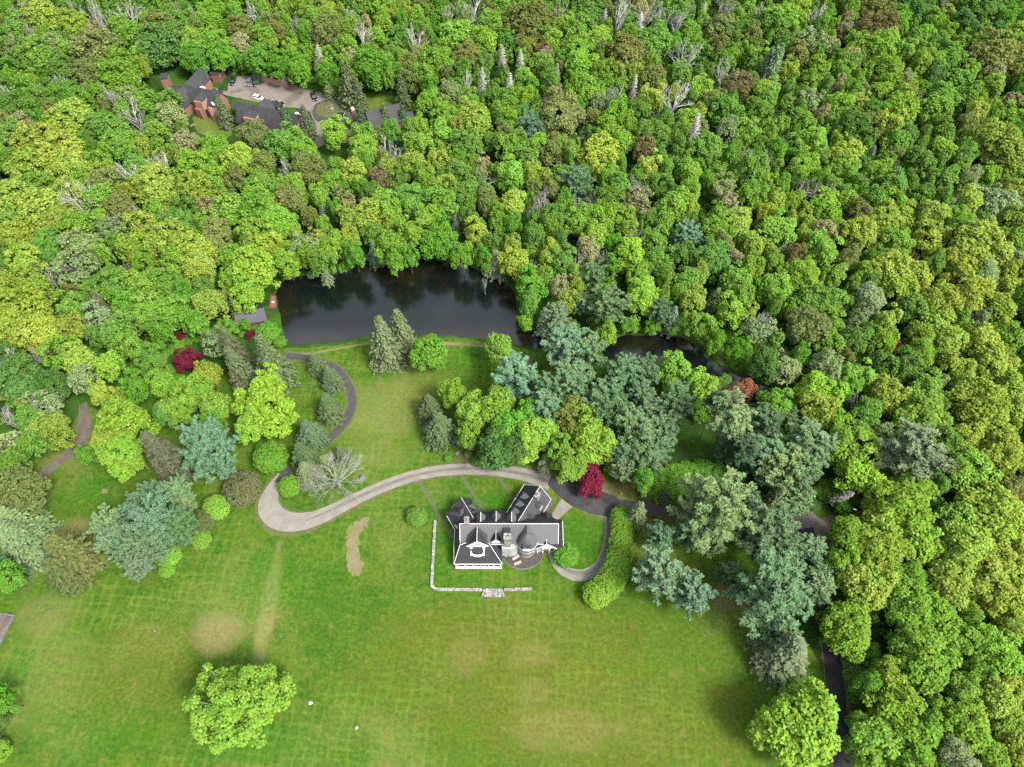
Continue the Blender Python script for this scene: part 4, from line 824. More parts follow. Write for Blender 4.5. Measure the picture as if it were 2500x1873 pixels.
for i in range(9): V, Cn = crown(24, .33, 3000, .135, 100 + i, 1, 1.35); add_proto('small', V, limb_segs(Cn, -1.7, .055, 8), M['leaf'], M['bark'])
for i in range(8): V, Cn = crown(56, .25, 5600, .105, 200 + i, 1, 1.10); add_proto('medium', V, limb_segs(Cn, -1.5, .045, 14), M['leaf'], M['bark'])
for i in range(6): V, Cn = crown(130, .185, 9500, .083, 300 + i, 1, .86); add_proto('large', V, limb_segs(Cn, -1.35, .045, 22), M['leaf'], M['bark'])
for i in range(6):                                                 # thin spring crowns with the branches showing
    V, Cn = crown(34, .27, 1250, .13, 400 + i, .8, 1.0); sg = limb_segs(Cn, -1.7, .05, 6)
    for k in range(7): a = k / 7 * 6.28; branches((0, 0, -.6 + .1 * k), (math.cos(a) * .7, math.sin(a) * .7, .7), .42, .026, 3, sg, .45, .2)
    add_proto('sparse', V, sg, M['leaf'], M['bark_grey'])
for i in range(3):                                                 # big open crowns standing free
    V, Cn = crown(88, .175, 9500, .066, 450 + i, .80, .9, -.35); add_proto('open', V, limb_segs(Cn, -1.35, .05, 60), M['leaf'], M['bark_grey'])
for i in range(4):                                                 # dense round shrubs
    RNG = np.random.default_rng(500 + i); n = 4200; d = rand_dirs(n, -.55); az = np.arctan2(d[:, 1], d[:, 0]); q = .93 + .06 * np.sin(7 * az + 5 * d[:, 2] + i) + .05 * np.sin(11 * d[:, 2] + 4 * az)
    P = d * (q * RNG.uniform(.86, 1.04, n))[:, None]; V = cards(P, d * .6 + np.array([0, 0, .7]), .105, .7, jit=.4); add_proto('shrub', V, [((0, 0, -.95), (0, 0, .3), .07, .03)] + [((0, 0, -.8), (.5 * math.cos(a), .5 * math.sin(a), 0), .04, .02) for a in np.linspace(0, 6, 6)], M['leaf'], M['bark'])
def pine(seed, n=58, fluff=1.0):
    """white pine: long upturned plumes of needles round the trunk, radius 1, centre at 0"""
    global RNG; RNG = np.random.default_rng(seed); VV = []; segs = [((0, 0, -1.9), (0, 0, .1), .05, .03), ((0, 0, .1), (0, 0, .8), .03, .006)]
    for i in range(n):
        z = -.95 + 1.9 * (i + RNG.uniform(-.4, .4)) / n; az = i * 2.39996 + RNG.normal(0, .35); L = max(.16, math.sqrt(max(0.02, 1 - ((z + .25) / 1.3) ** 2)) * RNG.uniform(.62, 1.12)); sl = .12 + .3 * max(0, z) + RNG.normal(0, .08)
        dv = np.array([math.cos(az), math.sin(az), sl]); b0 = np.array([0, 0, z - .1]); tip = b0 + dv * L + np.array([0, 0, .10 * L]); segs.append((b0, tip, .014, .004)); nt_ = int(7 + 5 * L)
        side = np.array([-math.sin(az), math.cos(az), 0])
        for t in np.linspace(.28, 1, nt_):
            c = b0 + (tip - b0) * t + side * RNG.normal(0, .13 * L * (1.15 - t) + .03) + np.array([0, 0, RNG.normal(.01, .03)]); m = int(15 * fluff); od = unit(rand_dirs(m, -.35) * .85 + dv * .75 + np.array([0, 0, .35])); ln = RNG.uniform(.07, .125, m)
            P = c + od * ln[:, None] * .6; VV.append(cards(P, unit(np.cross(od, rand_dirs(m)) * .6 + np.array([0, -.1, .9])), .17, .22, up=od, jit=.1))
    return np.concatenate(VV), segs
for i in range(6): V, s = pine(600 + i); add_proto('pine', V, s, M['needle'], M['bark'])
def spruce(seed, whorls=25, droop=.28, dens=1.0, h=3.6, per=9):
    """spruce: tiers of drooping sprays, base radius 1, foot at 0, height h"""
    global RNG; RNG = np.random.default_rng(seed); VV = []; segs = [((0, 0, 0), (0, 0, h * .6), .06, .035), ((0, 0, h * .6), (0, 0, h), .035, .006)]
    for wi in range(whorls):
        z = h * (.07 + .92 * (wi / whorls) ** .95); R = (1 - z / h) ** .82 * RNG.uniform(.86, 1.06) + .035
        for k in range(per):
            az = k / per * 6.283 + wi * 1.1 + RNG.normal(0, .12); L = R * RNG.uniform(.72, 1.12); o = np.array([math.cos(az), math.sin(az), 0]); side = np.array([-o[1], o[0], 0]); b0 = np.array([0, 0, z]); tip = b0 + o * L + np.array([0, 0, -droop * L + .05])
            segs.append((b0, tip, .012, .003)); m = max(3, int((5 + 15 * L) * dens)); t = RNG.uniform(.18, 1.0, m); sg = RNG.choice([-1, 1], m) * (1.08 - t) * RNG.uniform(0, .42, m) * L
            P = b0 + (tip - b0) * t[:, None] + side * sg[:, None] + np.array([0, 0, -.03]) * RNG.uniform(0, 2.2, (m, 1)); up = o + side * (np.sign(sg) * .6)[:, None] + np.array([0, 0, -droop * 1.2])
            VV.append(cards(P, np.tile([0, 0, 1.0], (m, 1)) + o * .35, .20, .42, up=up, jit=.3))
    return np.concatenate(VV), segs
for i in range(6): V, s = spruce(700 + i); add_proto('spruce', V, s, M['needle'], M['bark'])
for i in range(4):                                                 # thin greying conifers
    V, s = spruce(760 + i, 24, .22, .55, 3.6, 9); add_proto('grey_spruce', V, s, M['needle'], M['bark_grey'])
def snag(seed, h=6.0):
    global RNG; RNG = np.random.default_rng(seed); segs = [((0, 0, 0), (0, 0, h * .5), .11, .08), ((0, 0, h * .5), (0, 0, h), .08, .015)]
    for i in range(120):
        z = h * (.22 + .77 * i / 120); az = i * 2.4 + RNG.normal(0, .3); L = (1.02 - z / h) ** .6 * RNG.uniform(.55, 1.1) + .05; o = np.array([math.cos(az), math.sin(az), 0]); b0 = np.array([0, 0, z]); tip = b0 + o * L + np.array([0, 0, RNG.uniform(-.05, .3) * L]); segs.append((b0, tip, .04, .018))
        for t in (.45, .7, .9):
            s = RNG.choice([-1, 1]); c = b0 + (tip - b0) * t; segs.append((c, c + np.array([-o[1], o[0], .2]) * s * L * .28 + o * L * .15, .014, .008))
    return segs
def bare(seed, lev=5, wide=.55):
    """leafless broadleaf, crown radius about 1, foot at 0, height about 2.6"""
    global RNG; RNG = np.random.default_rng(seed); segs = [((0, 0, 0), (.02, .03, .8), .075, .06)]
    for k in range(6):
        a = k / 6 * 6.283 + RNG.uniform(-.3, .3); t = RNG.uniform(.45, .95); branches((.02, .03, .8 * t), (math.cos(a) * wide, math.sin(a) * wide, .95), .62, .042, lev - 1, segs, .42, .22, .70, (2, 3))
    branches((.02, .03, .8), (0, 0, 1), .62, .05, lev, segs, .42, .25, .70, (2, 3)); return segs
def tube_mesh(name, segs, m, k=4):
    tv, tf = tubes(segs, k); me = bpy.data.meshes.new(name); me.from_pydata([tuple(p) for p in tv], [], [tuple(int(i) for i in f) for f in tf]); me.materials.append(m); return me
DEAD = {'bare': [tube_mesh('bare_branches', bare(800 + i, 4 if i < 5 else 4, .45 if i % 2 else .7), M['dead'], 3) for i in range(6)], 'snag': [tube_mesh('snag_branches', snag(850 + i), M['dead'], 3) for i in range(5)]}
def spreading(seed):
    global RNG; RNG = np.random.default_rng(seed); segs = [((0, 0, 0), (0, 0, .4), .07, .06)]
    for k in range(22):
        a = k * 2.4; el = .15 + 1.2 * k / 22; branches((0, 0, .32 + .25 * k / 22), (math.cos(a) * math.cos(el), math.sin(a) * math.cos(el), math.sin(el)), .40, .015, 5, segs, .30, .1, .66, (2, 3), .08)
    return segs
DEAD['spreading'] = [tube_mesh('spreading_branches', spreading(880), M['dead'], 3)]

# ---------------------------------------------------------------- trees: colours (leaf albedo)
PAL = {'y': (0.205, 0.285, 0.044), 'l': (0.145, 0.272, 0.036), 'g': (0.108, 0.218, 0.038), 'd': (0.078, 0.160, 0.036), 'o': (0.145, 0.178, 0.050), 'p': (0.185, 0.250, 0.100),
       'b': (0.140, 0.125, 0.056), 't': (0.230, 0.230, 0.105), 'r': (0.125, 0.018, 0.034), 'c': (0.25, 0.095, 0.056), 'm': (0.075, 0.032, 0.030), 'h': (0.175, 0.305, 0.036), 'f': (0.098, 0.230, 0.028),
       'N': (0.118, 0.205, 0.096), 'B': (0.128, 0.222, 0.118), 'D': (0.080, 0.145, 0.066), 'S': (0.125, 0.168, 0.078), 'K': (0.110, 0.122, 0.066), 'W': (0.150, 0.205, 0.112), 'L': (0.160, 0.240, 0.108), 'O': (0.100, 0.126, 0.038), 'G': (0.145, 0.160, 0.130), 'Y': (0.088, 0.138, 0.062)}
CN = {'y': 'yellow-green', 'l': 'lime green', 'g': 'mid green', 'd': 'dark green', 'o': 'olive brown', 'p': 'pale grey-green', 'b': 'rust brown', 't': 'tan budding', 'r': 'crimson', 'c': 'coral red', 'm': 'maroon', 'h': 'bright lime', 'f': 'fresh green',
      'N': 'blue-green', 'B': 'silvery blue-green', 'D': 'deep green', 'S': 'olive green', 'K': 'brownish', 'W': 'grey thinning', 'L': 'pale green', 'O': 'dark olive', 'G': 'ash grey', 'Y': 'dark green'}
# ---------------------------------------------------------------- trees: where they stand (photo points, tile by tile: x, y, half width, colour)
TILES = {'A': (0, 0), 'B': (600, 0), 'C': (1200, 0), 'D': (1763, 0), 'E': (0, 440), 'F': (600, 440), 'G': (1200, 440), 'H': (1763, 440), 'I': (0, 880), 'J': (1100, 780), 'K': (1763, 880), 'L': (1763, 1321), 'M': (0, 1321)}
DECID = {
'A': "340 160 130 y;560 200 110 y;110 210 90 g;920 230 90 l;1180 230 140 o;720 380 160 o;290 440 150 g;480 540 100 g;680 570 120 o;900 560 160 l;1040 400 90 l;60 530 90 g;1160 350 160 d;1350 190 80 g;1430 330 110 l;1560 90 100 l;1590 330 110 l;1780 230 100 o;1640 420 100 f;1420 440 100 f;1900 440 100 f;2010 230 80 o;80 790 110 g;300 760 110 g;560 740 110 g;740 700 80 l;1080 790 100 g;1240 760 80 g;1270 880 100 p;1150 990 90 l;540 900 150 y;800 960 120 g;330 1080 170 y;100 1020 120 g;900 1060 110 l;480 1160 160 y;740 1200 80 l;230 1240 140 y;560 1250 110 y;1000 1230 100 g;1370 1050 110 t;1580 1100 110 l;1770 1180 120 y;1450 1260 140 l;1880 1005 115 o;2080 1060 110 g;1160 1390 160 y;780 1370 110 o;1430 1400 130 y;1600 1340 100 l;1730 1330 80 o;1930 1200 90 o;330 1560 170 y;130 1480 140 y;880 1520 100 o;1540 1520 80 t;1330 1640 100 g;1390 1540 80 g;1890 1480 110 l;2110 1480 90 o;1700 1560 110 l;2000 1600 110 l",
'B': "600 250 120 o;800 40 110 g;990 60 130 l;1180 100 50 y;950 300 80 l;1290 50 90 o;1260 150 60 l;1010 180 80 l;940 520 140 f;1230 470 90 o;1400 470 120 l;1560 300 130 l;1790 210 110 l;1880 80 100 l;1610 200 80 o;1620 420 100 o;2060 380 50 y;1490 690 90 p;1650 740 60 l;1340 760 80 l;1110 540 70 f;1480 880 110 l;1670 900 130 y;1410 1020 100 l;1570 940 70 y;1620 1070 110 g;1280 1080 100 l;650 980 100 h;870 1010 80 l;1050 970 70 g;1190 960 60 g;1280 940 60 l;320 1065 105 g;440 1130 85 l;460 1250 120 o;860 1120 110 l;790 1280 110 y;1050 1250 80 y;1220 1220 100 y;1420 1200 70 y;1320 1310 90 l;990 1330 80 b;1460 1380 90 y;1560 1280 80 g;740 1480 70 t;340 1510 110 o;100 1420 120 g;350 1390 100 l;1030 1490 100 l;1200 1480 120 g;920 1440 60 g;1440 1500 110 l;1610 1440 100 g;1940 1290 110 l;1950 1510 110 y;2100 1300 70 y;1910 1090 80 l;1910 880 90 l;2150 1100 80 l;1740 1220 60 t;250 470 100 f;400 520 90 f;600 560 80 f;1060 1560 80 l",
'C': "270 190 180 o;530 190 70 l;720 110 100 g;780 310 100 l;620 380 110 l;980 430 170 o;1170 350 130 g;660 520 120 l;230 600 80 l;370 500 80 l;250 740 80 l;500 870 170 o;690 700 100 l;1380 550 80 g;1670 230 110 o;1790 390 70 g;2090 230 130 g;1800 660 110 b;1600 760 90 o;1080 820 90 g;1180 1010 120 g;1360 1070 70 g;850 930 90 l;950 1050 90 l;780 1170 150 y;430 1130 100 o;330 1090 80 l;590 1150 70 l;1150 1230 90 y;1570 1110 120 g;1690 1380 100 p;1700 840 120 g;1960 840 100 g;1990 700 100 l;1440 1280 90 l;1340 1530 110 l;1060 1490 120 t;1740 1490 80 t;1780 1640 120 y;660 1600 100 l;830 1600 110 l;1450 1530 60 y;470 1600 80 g;360 1320 70 y;440 1390 70 o;1900 1480 100 l;1860 980 90 l;2080 1500 80 y;1240 1370 90 g;1280 900 70 g",
'D': "430 200 150 l;560 90 70 y;620 330 110 p;740 360 80 p;1080 90 110 o;1130 230 150 b;1150 370 130 l;1190 540 110 l;870 560 80 l;700 530 80 l;1450 280 90 l;1640 260 60 l;1660 430 100 g;1480 480 110 l;1980 430 190 o;2150 270 100 y;1860 90 120 d;1400 80 110 d;840 790 100 l;1010 790 90 y;1290 820 130 l;1340 700 70 y;1600 740 110 g;1700 620 90 g;950 960 130 d;660 1060 110 l;900 1150 110 y;880 1260 100 l;1140 1290 100 l;590 1230 110 l;1270 1050 100 g;1620 990 90 g;2000 1100 180 y;2130 1190 120 y;1960 1450 90 p;2150 1430 90 y;1250 1530 110 l;740 1520 110 l;500 1500 80 l;1000 1590 80 o;1450 1200 100 g;1600 1340 100 g;310 730 100 g;640 740 100 p;1850 840 70 y;1960 640 90 l;1790 740 80 g;2100 880 100 l;1340 1000 80 d;1760 200 90 d;2020 260 70 d;1250 40 80 d;1560 560 80 d;1800 920 80 o",
'E': "300 250 110 y;460 290 120 y;130 420 120 y;370 490 120 g;600 500 120 p;540 640 150 p;830 360 110 p;1240 440 150 y;1000 510 120 y;1430 540 150 y;1590 420 110 o;1290 590 110 l;1480 620 110 y;1310 330 70 g;210 620 110 y;280 820 120 y;60 780 70 y;860 790 160 g;1060 790 130 l;1250 780 120 g;1440 700 90 y;1540 930 110 y;1860 650 160 h;1810 840 110 h;1100 960 130 l;1300 980 120 l;160 980 190 y;100 1100 150 y;330 1130 150 y;530 950 90 l;560 1100 100 y;900 1130 130 g;740 1030 110 p;890 1190 110 l;990 1240 80 l;600 1330 120 y;810 1380 85 h;1000 1520 85 f;1200 1510 90 h;1045 1470 50 m;750 1570 70 y;860 1590 60 y;390 1520 110 d;150 1390 120 d;150 1530 130 d;620 1480 80 p;1910 250 150 l;2050 340 120 l;1370 1320 80 r;1830 1135 32 r;1560 1150 32 r;1320 1140 30 r;1580 1190 100 p;1120 1330 90 g;1180 1120 80 f;1430 1060 80 f;1670 1080 60 f;1800 1060 40 f;40 1280 100 d",
'F': "250 340 110 l;430 500 110 p;300 600 110 l;170 470 90 y;650 500 95 l;800 550 75 f;1060 490 105 l;1090 590 70 l;1220 400 110 l;900 280 110 y;760 300 80 y;1420 450 130 f;1690 400 90 y;1590 560 80 f;1740 580 60 f;1960 500 60 y;2100 420 70 g;1340 1275 115 f;1850 1235 105 l;1520 1560 85 h;1200 560 60 f;560 600 80 g;720 640 40 f;470 560 80 l",
'G': "640 300 90 l;800 310 110 l;760 420 90 l;1310 210 100 l;1000 560 120 h;430 560 80 y;330 430 60 g;420 330 80 g;520 600 90 g;1240 590 100 g;1660 360 130 l;1600 590 140 g;1910 480 80 y;1420 770 100 g;1110 860 130 h;1270 740 60 l;1780 760 120 g;1740 960 100 l;1480 900 90 y;1540 1080 100 l;2050 400 110 l;2050 830 110 l;280 780 110 f;280 900 70 g;500 770 80 t;560 900 70 y;850 1140 65 h;770 1040 60 g;250 1040 60 l;580 1080 50 g;1960 1090 110 p;2140 1390 120 p;1990 1350 110 d;1330 1390 115 l;1540 1510 105 h;1690 1490 60 g;1830 1560 90 c;1270 1520 65 f;750 1430 50 l;1900 650 80 l;1830 860 80 l;1160 620 60 g;1380 430 60 g;1180 1060 60 f;1000 1070 60 f;1330 1080 60 g;1640 1180 70 f;1800 1230 70 f",
'H': "240 120 90 l;400 370 110 l;720 520 120 l;740 260 110 l;1000 400 120 y;1180 300 120 y;1300 270 100 y;1250 480 120 l;1480 450 110 y;1840 510 190 y;1760 620 140 y;1230 670 140 y;1400 740 120 y;1290 840 110 y;1520 650 80 g;910 590 80 o;800 720 80 l;560 720 130 l;380 810 110 l;640 900 120 g;800 890 100 g;1060 890 110 p;610 1080 140 o;1190 1040 80 y;1370 950 100 g;1500 920 90 y;1820 850 150 y;1900 720 110 p;1640 960 90 y;1540 1100 120 y;1620 1190 130 y;1440 1150 100 y;1880 1200 130 y;2130 1160 110 l;2100 800 100 y;2020 960 110 y;970 1180 100 g;1240 1220 80 c;760 1390 120 p;960 1440 110 l;1180 1370 90 g;700 1570 150 h;1210 1590 140 y;1480 1530 110 l;1950 1370 150 y;1700 1400 110 y;1800 1590 140 y;2060 1560 120 y;1440 1290 100 l;2150 580 90 p;2020 200 120 p;1880 130 90 p;1000 1000 70 p;880 1080 60 p;2140 300 90 y",
'I': "330 310 120 p;370 500 110 y;90 640 140 p;60 780 110 g;440 570 70 y;230 460 90 g;900 470 180 h;790 600 110 y;900 700 150 h;640 690 70 f;1310 350 110 l;1430 230 120 l;1580 350 110 l;1950 340 185 h;1830 480 110 h;1980 150 80 h;150 960 170 o;60 1590 90 f;250 620 80 g;1520 110 90 y;1200 400 70 g;1560 480 80 f",
'J': "160 690 120 l;330 650 130 l;440 800 130 f;330 950 140 d;130 860 75 l;610 860 145 h;1040 900 165 h;1000 740 90 h;880 640 95 o;850 770 85 o;800 970 90 l;880 1080 105 l;700 1060 60 p;1180 1080 55 h;1030 1185 100 r;1410 1180 80 f;480 950 90 d;560 700 80 f;1850 700 60 f;1270 1020 50 l",
'K': "390 340 120 f;700 390 130 y;1440 430 190 l;1030 420 120 g;830 490 100 l;960 650 190 l;980 860 140 h;1180 570 100 p;1860 350 210 y;1760 580 120 y;1780 810 175 l;2020 680 180 y;1290 1050 220 l;1160 1210 140 y;1930 1140 220 y;1670 1200 150 l;900 1300 130 l;1150 1400 180 y;1430 1330 150 l;1750 1400 190 y;2000 1500 180 y;2140 1320 140 y;1650 1590 150 y;1100 1610 140 y;1380 1610 110 l;880 1080 60 f;2080 330 130 y;2100 940 120 o;1560 900 80 g;850 1480 100 l",
'L': "1050 340 170 y;900 620 180 l;1050 530 75 y;1350 480 190 l;1550 580 180 l;1450 850 210 l;1620 380 150 y;1700 720 140 l;1980 820 175 l;1900 300 150 y;2080 470 170 y;2150 620 110 y;1060 1050 85 f;1360 1020 75 l;1250 1210 170 l;1100 1430 170 l;1350 1560 180 l;1500 1390 120 l;1760 1350 180 l;1700 1570 120 p;1980 1160 130 y;2090 1320 110 y;2150 1080 110 y;1950 1580 120 l;2130 1520 120 y;1750 1080 120 l;1100 840 70 f;1280 330 120 l;545 1370 285 l;1050 1600 110 l;1850 950 90 l;560 200 60 h",
'M': "1740 1190 370 h;20 1170 85 f;0 1520 70 l;-30 1330 80 d"}
PINE = {'B': "2080 940 90 B", 'C': "620 1350 110 B", 'G': "750 700 85 N;860 930 135 N;1430 420 100 B;480 990 85 L;1240 960 80 N;670 900 70 N;540 1230 150 B;720 1260 115 N;170 1450 150 B;440 1530 110 N;610 1490 130 N;980 1420 118 N;1120 1400 100 N;380 1640 95 N;850 1590 120 N;1080 1570 95 N;1360 1600 105 N",
'I': "1530 640 185 B;1120 990 95 B;1000 1070 95 B;1300 960 100 N;1360 1040 75 L;1150 1170 175 B;810 1210 120 L;830 1310 105 B;1310 1210 125 N;940 1370 110 N;1020 1480 105 W;1090 1340 130 N",
'J': "690 660 115 B;1100 650 120 N;1190 710 135 N;1350 820 150 N;1450 660 115 N;1630 640 120 N;1480 950 125 N;1300 990 115 N;1420 1010 120 N;1270 1110 80 L;2050 690 145 L 23;2160 950 100 D 16;1945 610 80 D 21;870 460 130 N;1560 800 110 N;1940 1390 250 L;1540 1590 95 N;1780 1560 120 N",
'K': "310 470 125 N;290 700 150 N;620 640 165 N;430 780 165 L;560 830 150 N;550 1000 100 L;330 1230 190 N;480 1390 105 N;650 1390 100 B;90 640 110 D;700 1590 95 N;380 1620 150 N;1390 720 215 W;60 1560 80 D;180 1000 90 N;480 430 80 D"}
PINE['P'] = "1613 1400 56 B;1692 1452 46 B;1888 1450 84 N;1996 1437 38 L"
SPRUCE = {'B': "760 640 85 S;825 700 60 S;1150 690 60 S;850 890 55 D;1030 870 50 S;1160 870 45 D;450 900 60 S;310 910 55 D;860 1490 50 S;630 1560 45 D;80 545 35 D;1880 560 40 D",
'A': "1640 830 60 S", 'E': "780 950 80 K;1760 1400 110 S;1720 1260 100 K;1990 1340 130 S", 'F': "1020 1200 125 S;1140 1120 105 S;510 1310 85 Y;610 1420 85 Y;590 1610 85 Y", 'I': "1220 720 150 K;150 1300 180 L;60 1160 170 L;520 1400 190 O;410 1500 150 O;60 1500 90 D",
'J': "1440 1250 52 Y;1570 1270 58 Y", 'K': "380 1030 90 S", 'G': "30 570 90 W", 'P': "1046 982 34 Y;1072 1032 44 Y;797 987 33 Y;751 1047 38 Y;736 1100 38 Y;745 1145 34 W;829 1100 20 Y;1918 1592 68 W"}
GREY = {'A': "920 430 35 G;100 880 40 G", 'B': "600 620 45 L;300 1230 60 W;560 1540 40 G;1540 1580 50 G", 'C': "2060 500 90 L;1580 650 35 G;2110 420 60 L", 'D': "330 480 80 L;1080 1150 60 N", 'F': "940 510 60 N;1540 310 50 W;580 660 50 L;560 220 40 W",
'G': "390 1010 70 W;1640 870 70 W;1330 1000 70 W;1200 990 60 W", 'J': "1380 1400 85 L", 'E': "640 960 50 G;1720 920 60 S"}
SNAG = {'B': "520 440 48 G;1740 620 52 G;1795 640 30 G;1885 440 50 G;1910 660 60 G;2015 470 48 G", 'C': "375 645 42 G;475 550 40 G;1040 650 45 G;1500 960 65 G;1090 190 50 G;1540 110 40 G;820 150 40 G", 'K': "830 970 50 G"}
BARE = {'A': "110 70 80;30 670 60;80 430 50;440 590 80;280 640 70;680 100 90;930 80 110;760 130 80;820 680 75;970 800 95;1010 900 60;1170 1170 100;960 1260 110;540 1420 130;580 1500 60;1430 50 60;210 310 60;980 1590 70;1200 1560 50;230 210 60;2110 1220 60;60 290 50;560 60 60;420 60 50;1100 90 50;1300 60 50",
'B': "60 80 80;370 150 60;830 240 95;1220 280 100;1480 80 75;1660 80 120;1730 1310 80;1030 1070 65;1100 1090 55;600 1210 55;2180 1450 75;1090 920 45;200 130 50;700 400 40;1400 690 40;2090 1530 50;650 1380 50;1620 590 60;490 40 50;1560 30 60",
'C': "930 100 105;1130 80 85;1270 80 110;1370 150 85;1440 400 120;1720 500 90;880 680 105;1370 690 120;1260 850 80;500 60 70;1690 50 100;2000 100 75;1880 1130 65;2030 1170 65;1940 1310 50;700 960 60;360 1420 75;760 1430 75;1040 1330 65;2180 1010 60;380 920 45;550 700 40;2120 850 40;1110 1350 55;620 1470 45;420 330 45;600 130 50;1000 40 80;1450 60 70;1800 60 70;2200 100 50",
'D': "690 100 75;570 1370 55;660 1370 75;780 1380 60;1440 720 55;1260 1230 55;1420 1510 65;1700 1480 70;1800 1600 65;1000 1440 50;1080 1430 45;2150 170 45;1640 20 60",
'E': "850 640 65;920 610 40;1790 620 75;1680 530 40;340 680 50;650 430 60;60 1340 100;660 870 40;1010 420 55;720 310 45;90 1320 60;20 1250 60;140 610 50;50 380 45;250 1250 50",
'F': "2110 600 45;1750 720 30;1540 440 40;2190 680 35", 'G': "640 580 55;840 530 60;520 380 50;1130 560 50;390 660 30;1040 370 70;2160 500 45;2000 720 45;1250 400 40;1960 1040 80;2030 1060 60",
'H': "1440 560 50;1840 950 65;1480 1390 55;1030 1560 65;1290 1470 45;1900 800 60;960 1090 45;500 480 50;330 1010 60;1110 1270 40;1740 780 50", 'I': "40 80 80;20 400 80;1000 700 40", 'K': "1150 920 55;1230 1270 45;700 1050 30;1180 440 35", 'L': "1400 1170 90;1210 1360 50;1440 1450 85;1340 1180 60;1500 1500 50;2190 770 50"}
SHRUB = {'I': "1770 930 140 K;1580 1070 100 l;1470 1310 72 l;1230 1420 92 l;1220 1530 60 l;1480 1170 95 O;1980 700 130 f;2120 915 85 l", 'E': "1960 1110 90 f;2050 1180 50 f", 'P': "1017 1259 26 g;1382 1353 32 f;1517 1258 27 l;1519 1278 29 l;1518 1300 30 l;1517 1322 31 l;1514 1345 32 l;1510 1368 33 l;1504 1390 34 l;1494 1412 36 l;1478 1432 37 l;1458 1448 36 l;1144 1109 11 p;1093 1118 10 f;788 1119 13 l;832 1106 10 l;812 1010 9 l;1165 1122 17 d;1200 1126 17 d;1240 1124 17 d", 'F': "900 560 30 L;480 690 35 L;1650 600 25 o"}
ITEMZ = [None]
def items(T):
    for k, s in T.items():
        for q in s.split(';'):
            f = q.split(); x, y, r = float(f[0]), float(f[1]), float(f[2]); c = f[3] if len(f) > 3 else 'G'; ITEMZ[0] = float(f[4]) if len(f) > 4 else None
            if k == 'P': yield x, y, r, c
            else: yield TILES[k][0] + x / 3.0014, TILES[k][1] + y / 3.0014, r / 3.0014, c
RP = random.Random(5)
trees = []                                                         # dicts: kind, x, y, r, h, zc, code, px, py, rpx
def near_keep(px, py): return False
for px, py, r, c in items(DECID):
    R_ = r / FPX * 190
    for _ in range(3):
        flat = 1.0 if R_ < 6 else (.92 if R_ < 9.5 else .86)
        if c in 'rmc' or R_ < 2.6: h = R_ * 2.0 + .6; zc = h - R_ * .95
        else: h = 8.5 + .95 * R_ + RP.uniform(-.5, .5) * 0; zc = h - R_ * flat * 1.02
        x, y = G(px, py, zc); R_ = r * depth(x, y, zc) / FPX
    R_ *= 1.04 if R_ < 8 else .98
    kind = 'small' if R_ < 5.6 else ('medium' if R_ < 9.2 else 'large')
    if c == 't' or (c == 'p' and RP.random() < .45 and R_ < 8): kind = 'sparse'
    if (c == 'h' and R_ > 7.5 and py > 850 and px < 700): kind = 'open'
    trees.append(dict(t='decid', k=kind, x=x, y=y, r=R_, zc=zc, c=c, px=px, py=py, rpx=r))
def standing(T, t, zfun, rel, lean=0):
    for px, py, r, c in items(T):
        R_ = r / FPX * 190
        for _ in range(3):
            zc = ITEMZ[0] or zfun(R_); x, y = G(px, py, zc); R_ = r * depth(x, y, zc) / FPX
        trees.append(dict(t=t, k=t, x=x, y=y, r=R_, zc=zc, c=c, px=px, py=py, rpx=r))
standing(PINE, 'pine', lambda R: 4.5 + 1.25 * R, 0)
standing(SPRUCE, 'spruce', lambda R: R * 1.9 if R < 6.0 else R * 1.3, 0)
for d in trees:
    if d['t'] == 'spruce': d['short'] = d['c'] in 'YOLW' or d['r'] >= 6.0
standing(GREY, 'grey_spruce', lambda R: R * 2.0 + 1.5, 0)
standing(SNAG, 'snag', lambda R: R * 3.1 + 1, 0)
standing(BARE, 'bare', lambda R: R * 1.15 + 6.5, 0)
standing(SHRUB, 'shrub', lambda R: R * .75, 0)
x, y = G(822, 1172, 4); trees.append(dict(t='spread', k='spread', x=x, y=y, r=56 * depth(x, y, 4) / FPX, zc=4, c='G', px=822, py=1172, rpx=56))

# fill the woods between them
WOODS = raw("-200,-120;2700,-120;2700,1990;2110,1990;2085,1873;2068,1720;2072,1620;2050,1530;2035,1450;2040,1350;2100,1300;2190,1250;2170,1180;2090,1150;2000,1120;1995,1000;2000,960;1960,930;1920,900;1880,840;1830,800;1740,800;1640,795;1540,795;1440,800;1400,740;1330,700;1280,690;1240,660;1170,640;1100,615;1040,600;1000,590;950,620;890,610;830,628;770,648;700,655;670,690;650,730;560,745;540,790;480,790;420,815;340,835;300,870;250,880;200,930;160,1010;120,1060;60,1090;-200,1130")
CLEAR = [raw("350,195;420,120;480,130;560,170;640,150;760,195;880,200;1000,205;1045,300;1000,345;900,345;800,370;700,375;600,360;480,330;430,300;340,240")]
def fill_ok(x, y, r, zc):
    px, py = proj(x, y, zc)
    rp = r * FPX / depth(x, y, zc)
    if not pip((px, py), WOODS): return None
    for dx, dy in ((0, rp * .75), (rp * .6, 0), (-rp * .6, 0)):
        if -150 < px + dx < 2650 and -100 < py + dy < 1950 and not pip((px + dx, py + dy), WOODS): return None
    for pl in CLEAR:
        if pip((px, py), pl) or pip((px, py - rp), pl) or pip((px + rp * .7, py), pl) or pip((px - rp * .7, py), pl): return None
    return px, py, rp
GR = {}
def gput(d): GR.setdefault((int(d['x'] // 12), int(d['y'] // 12)), []).append(d)
def gnear(x, y):
    i, j = int(x // 12), int(y // 12)
    for a in (-2, -1, 0, 1, 2):
        for b in (-2, -1, 0, 1, 2):
            for d in GR.get((i + a, j + b), ()): yield d
for d in trees: gput(d)
FR = random.Random(21)
from mathutils import noise as mnoise
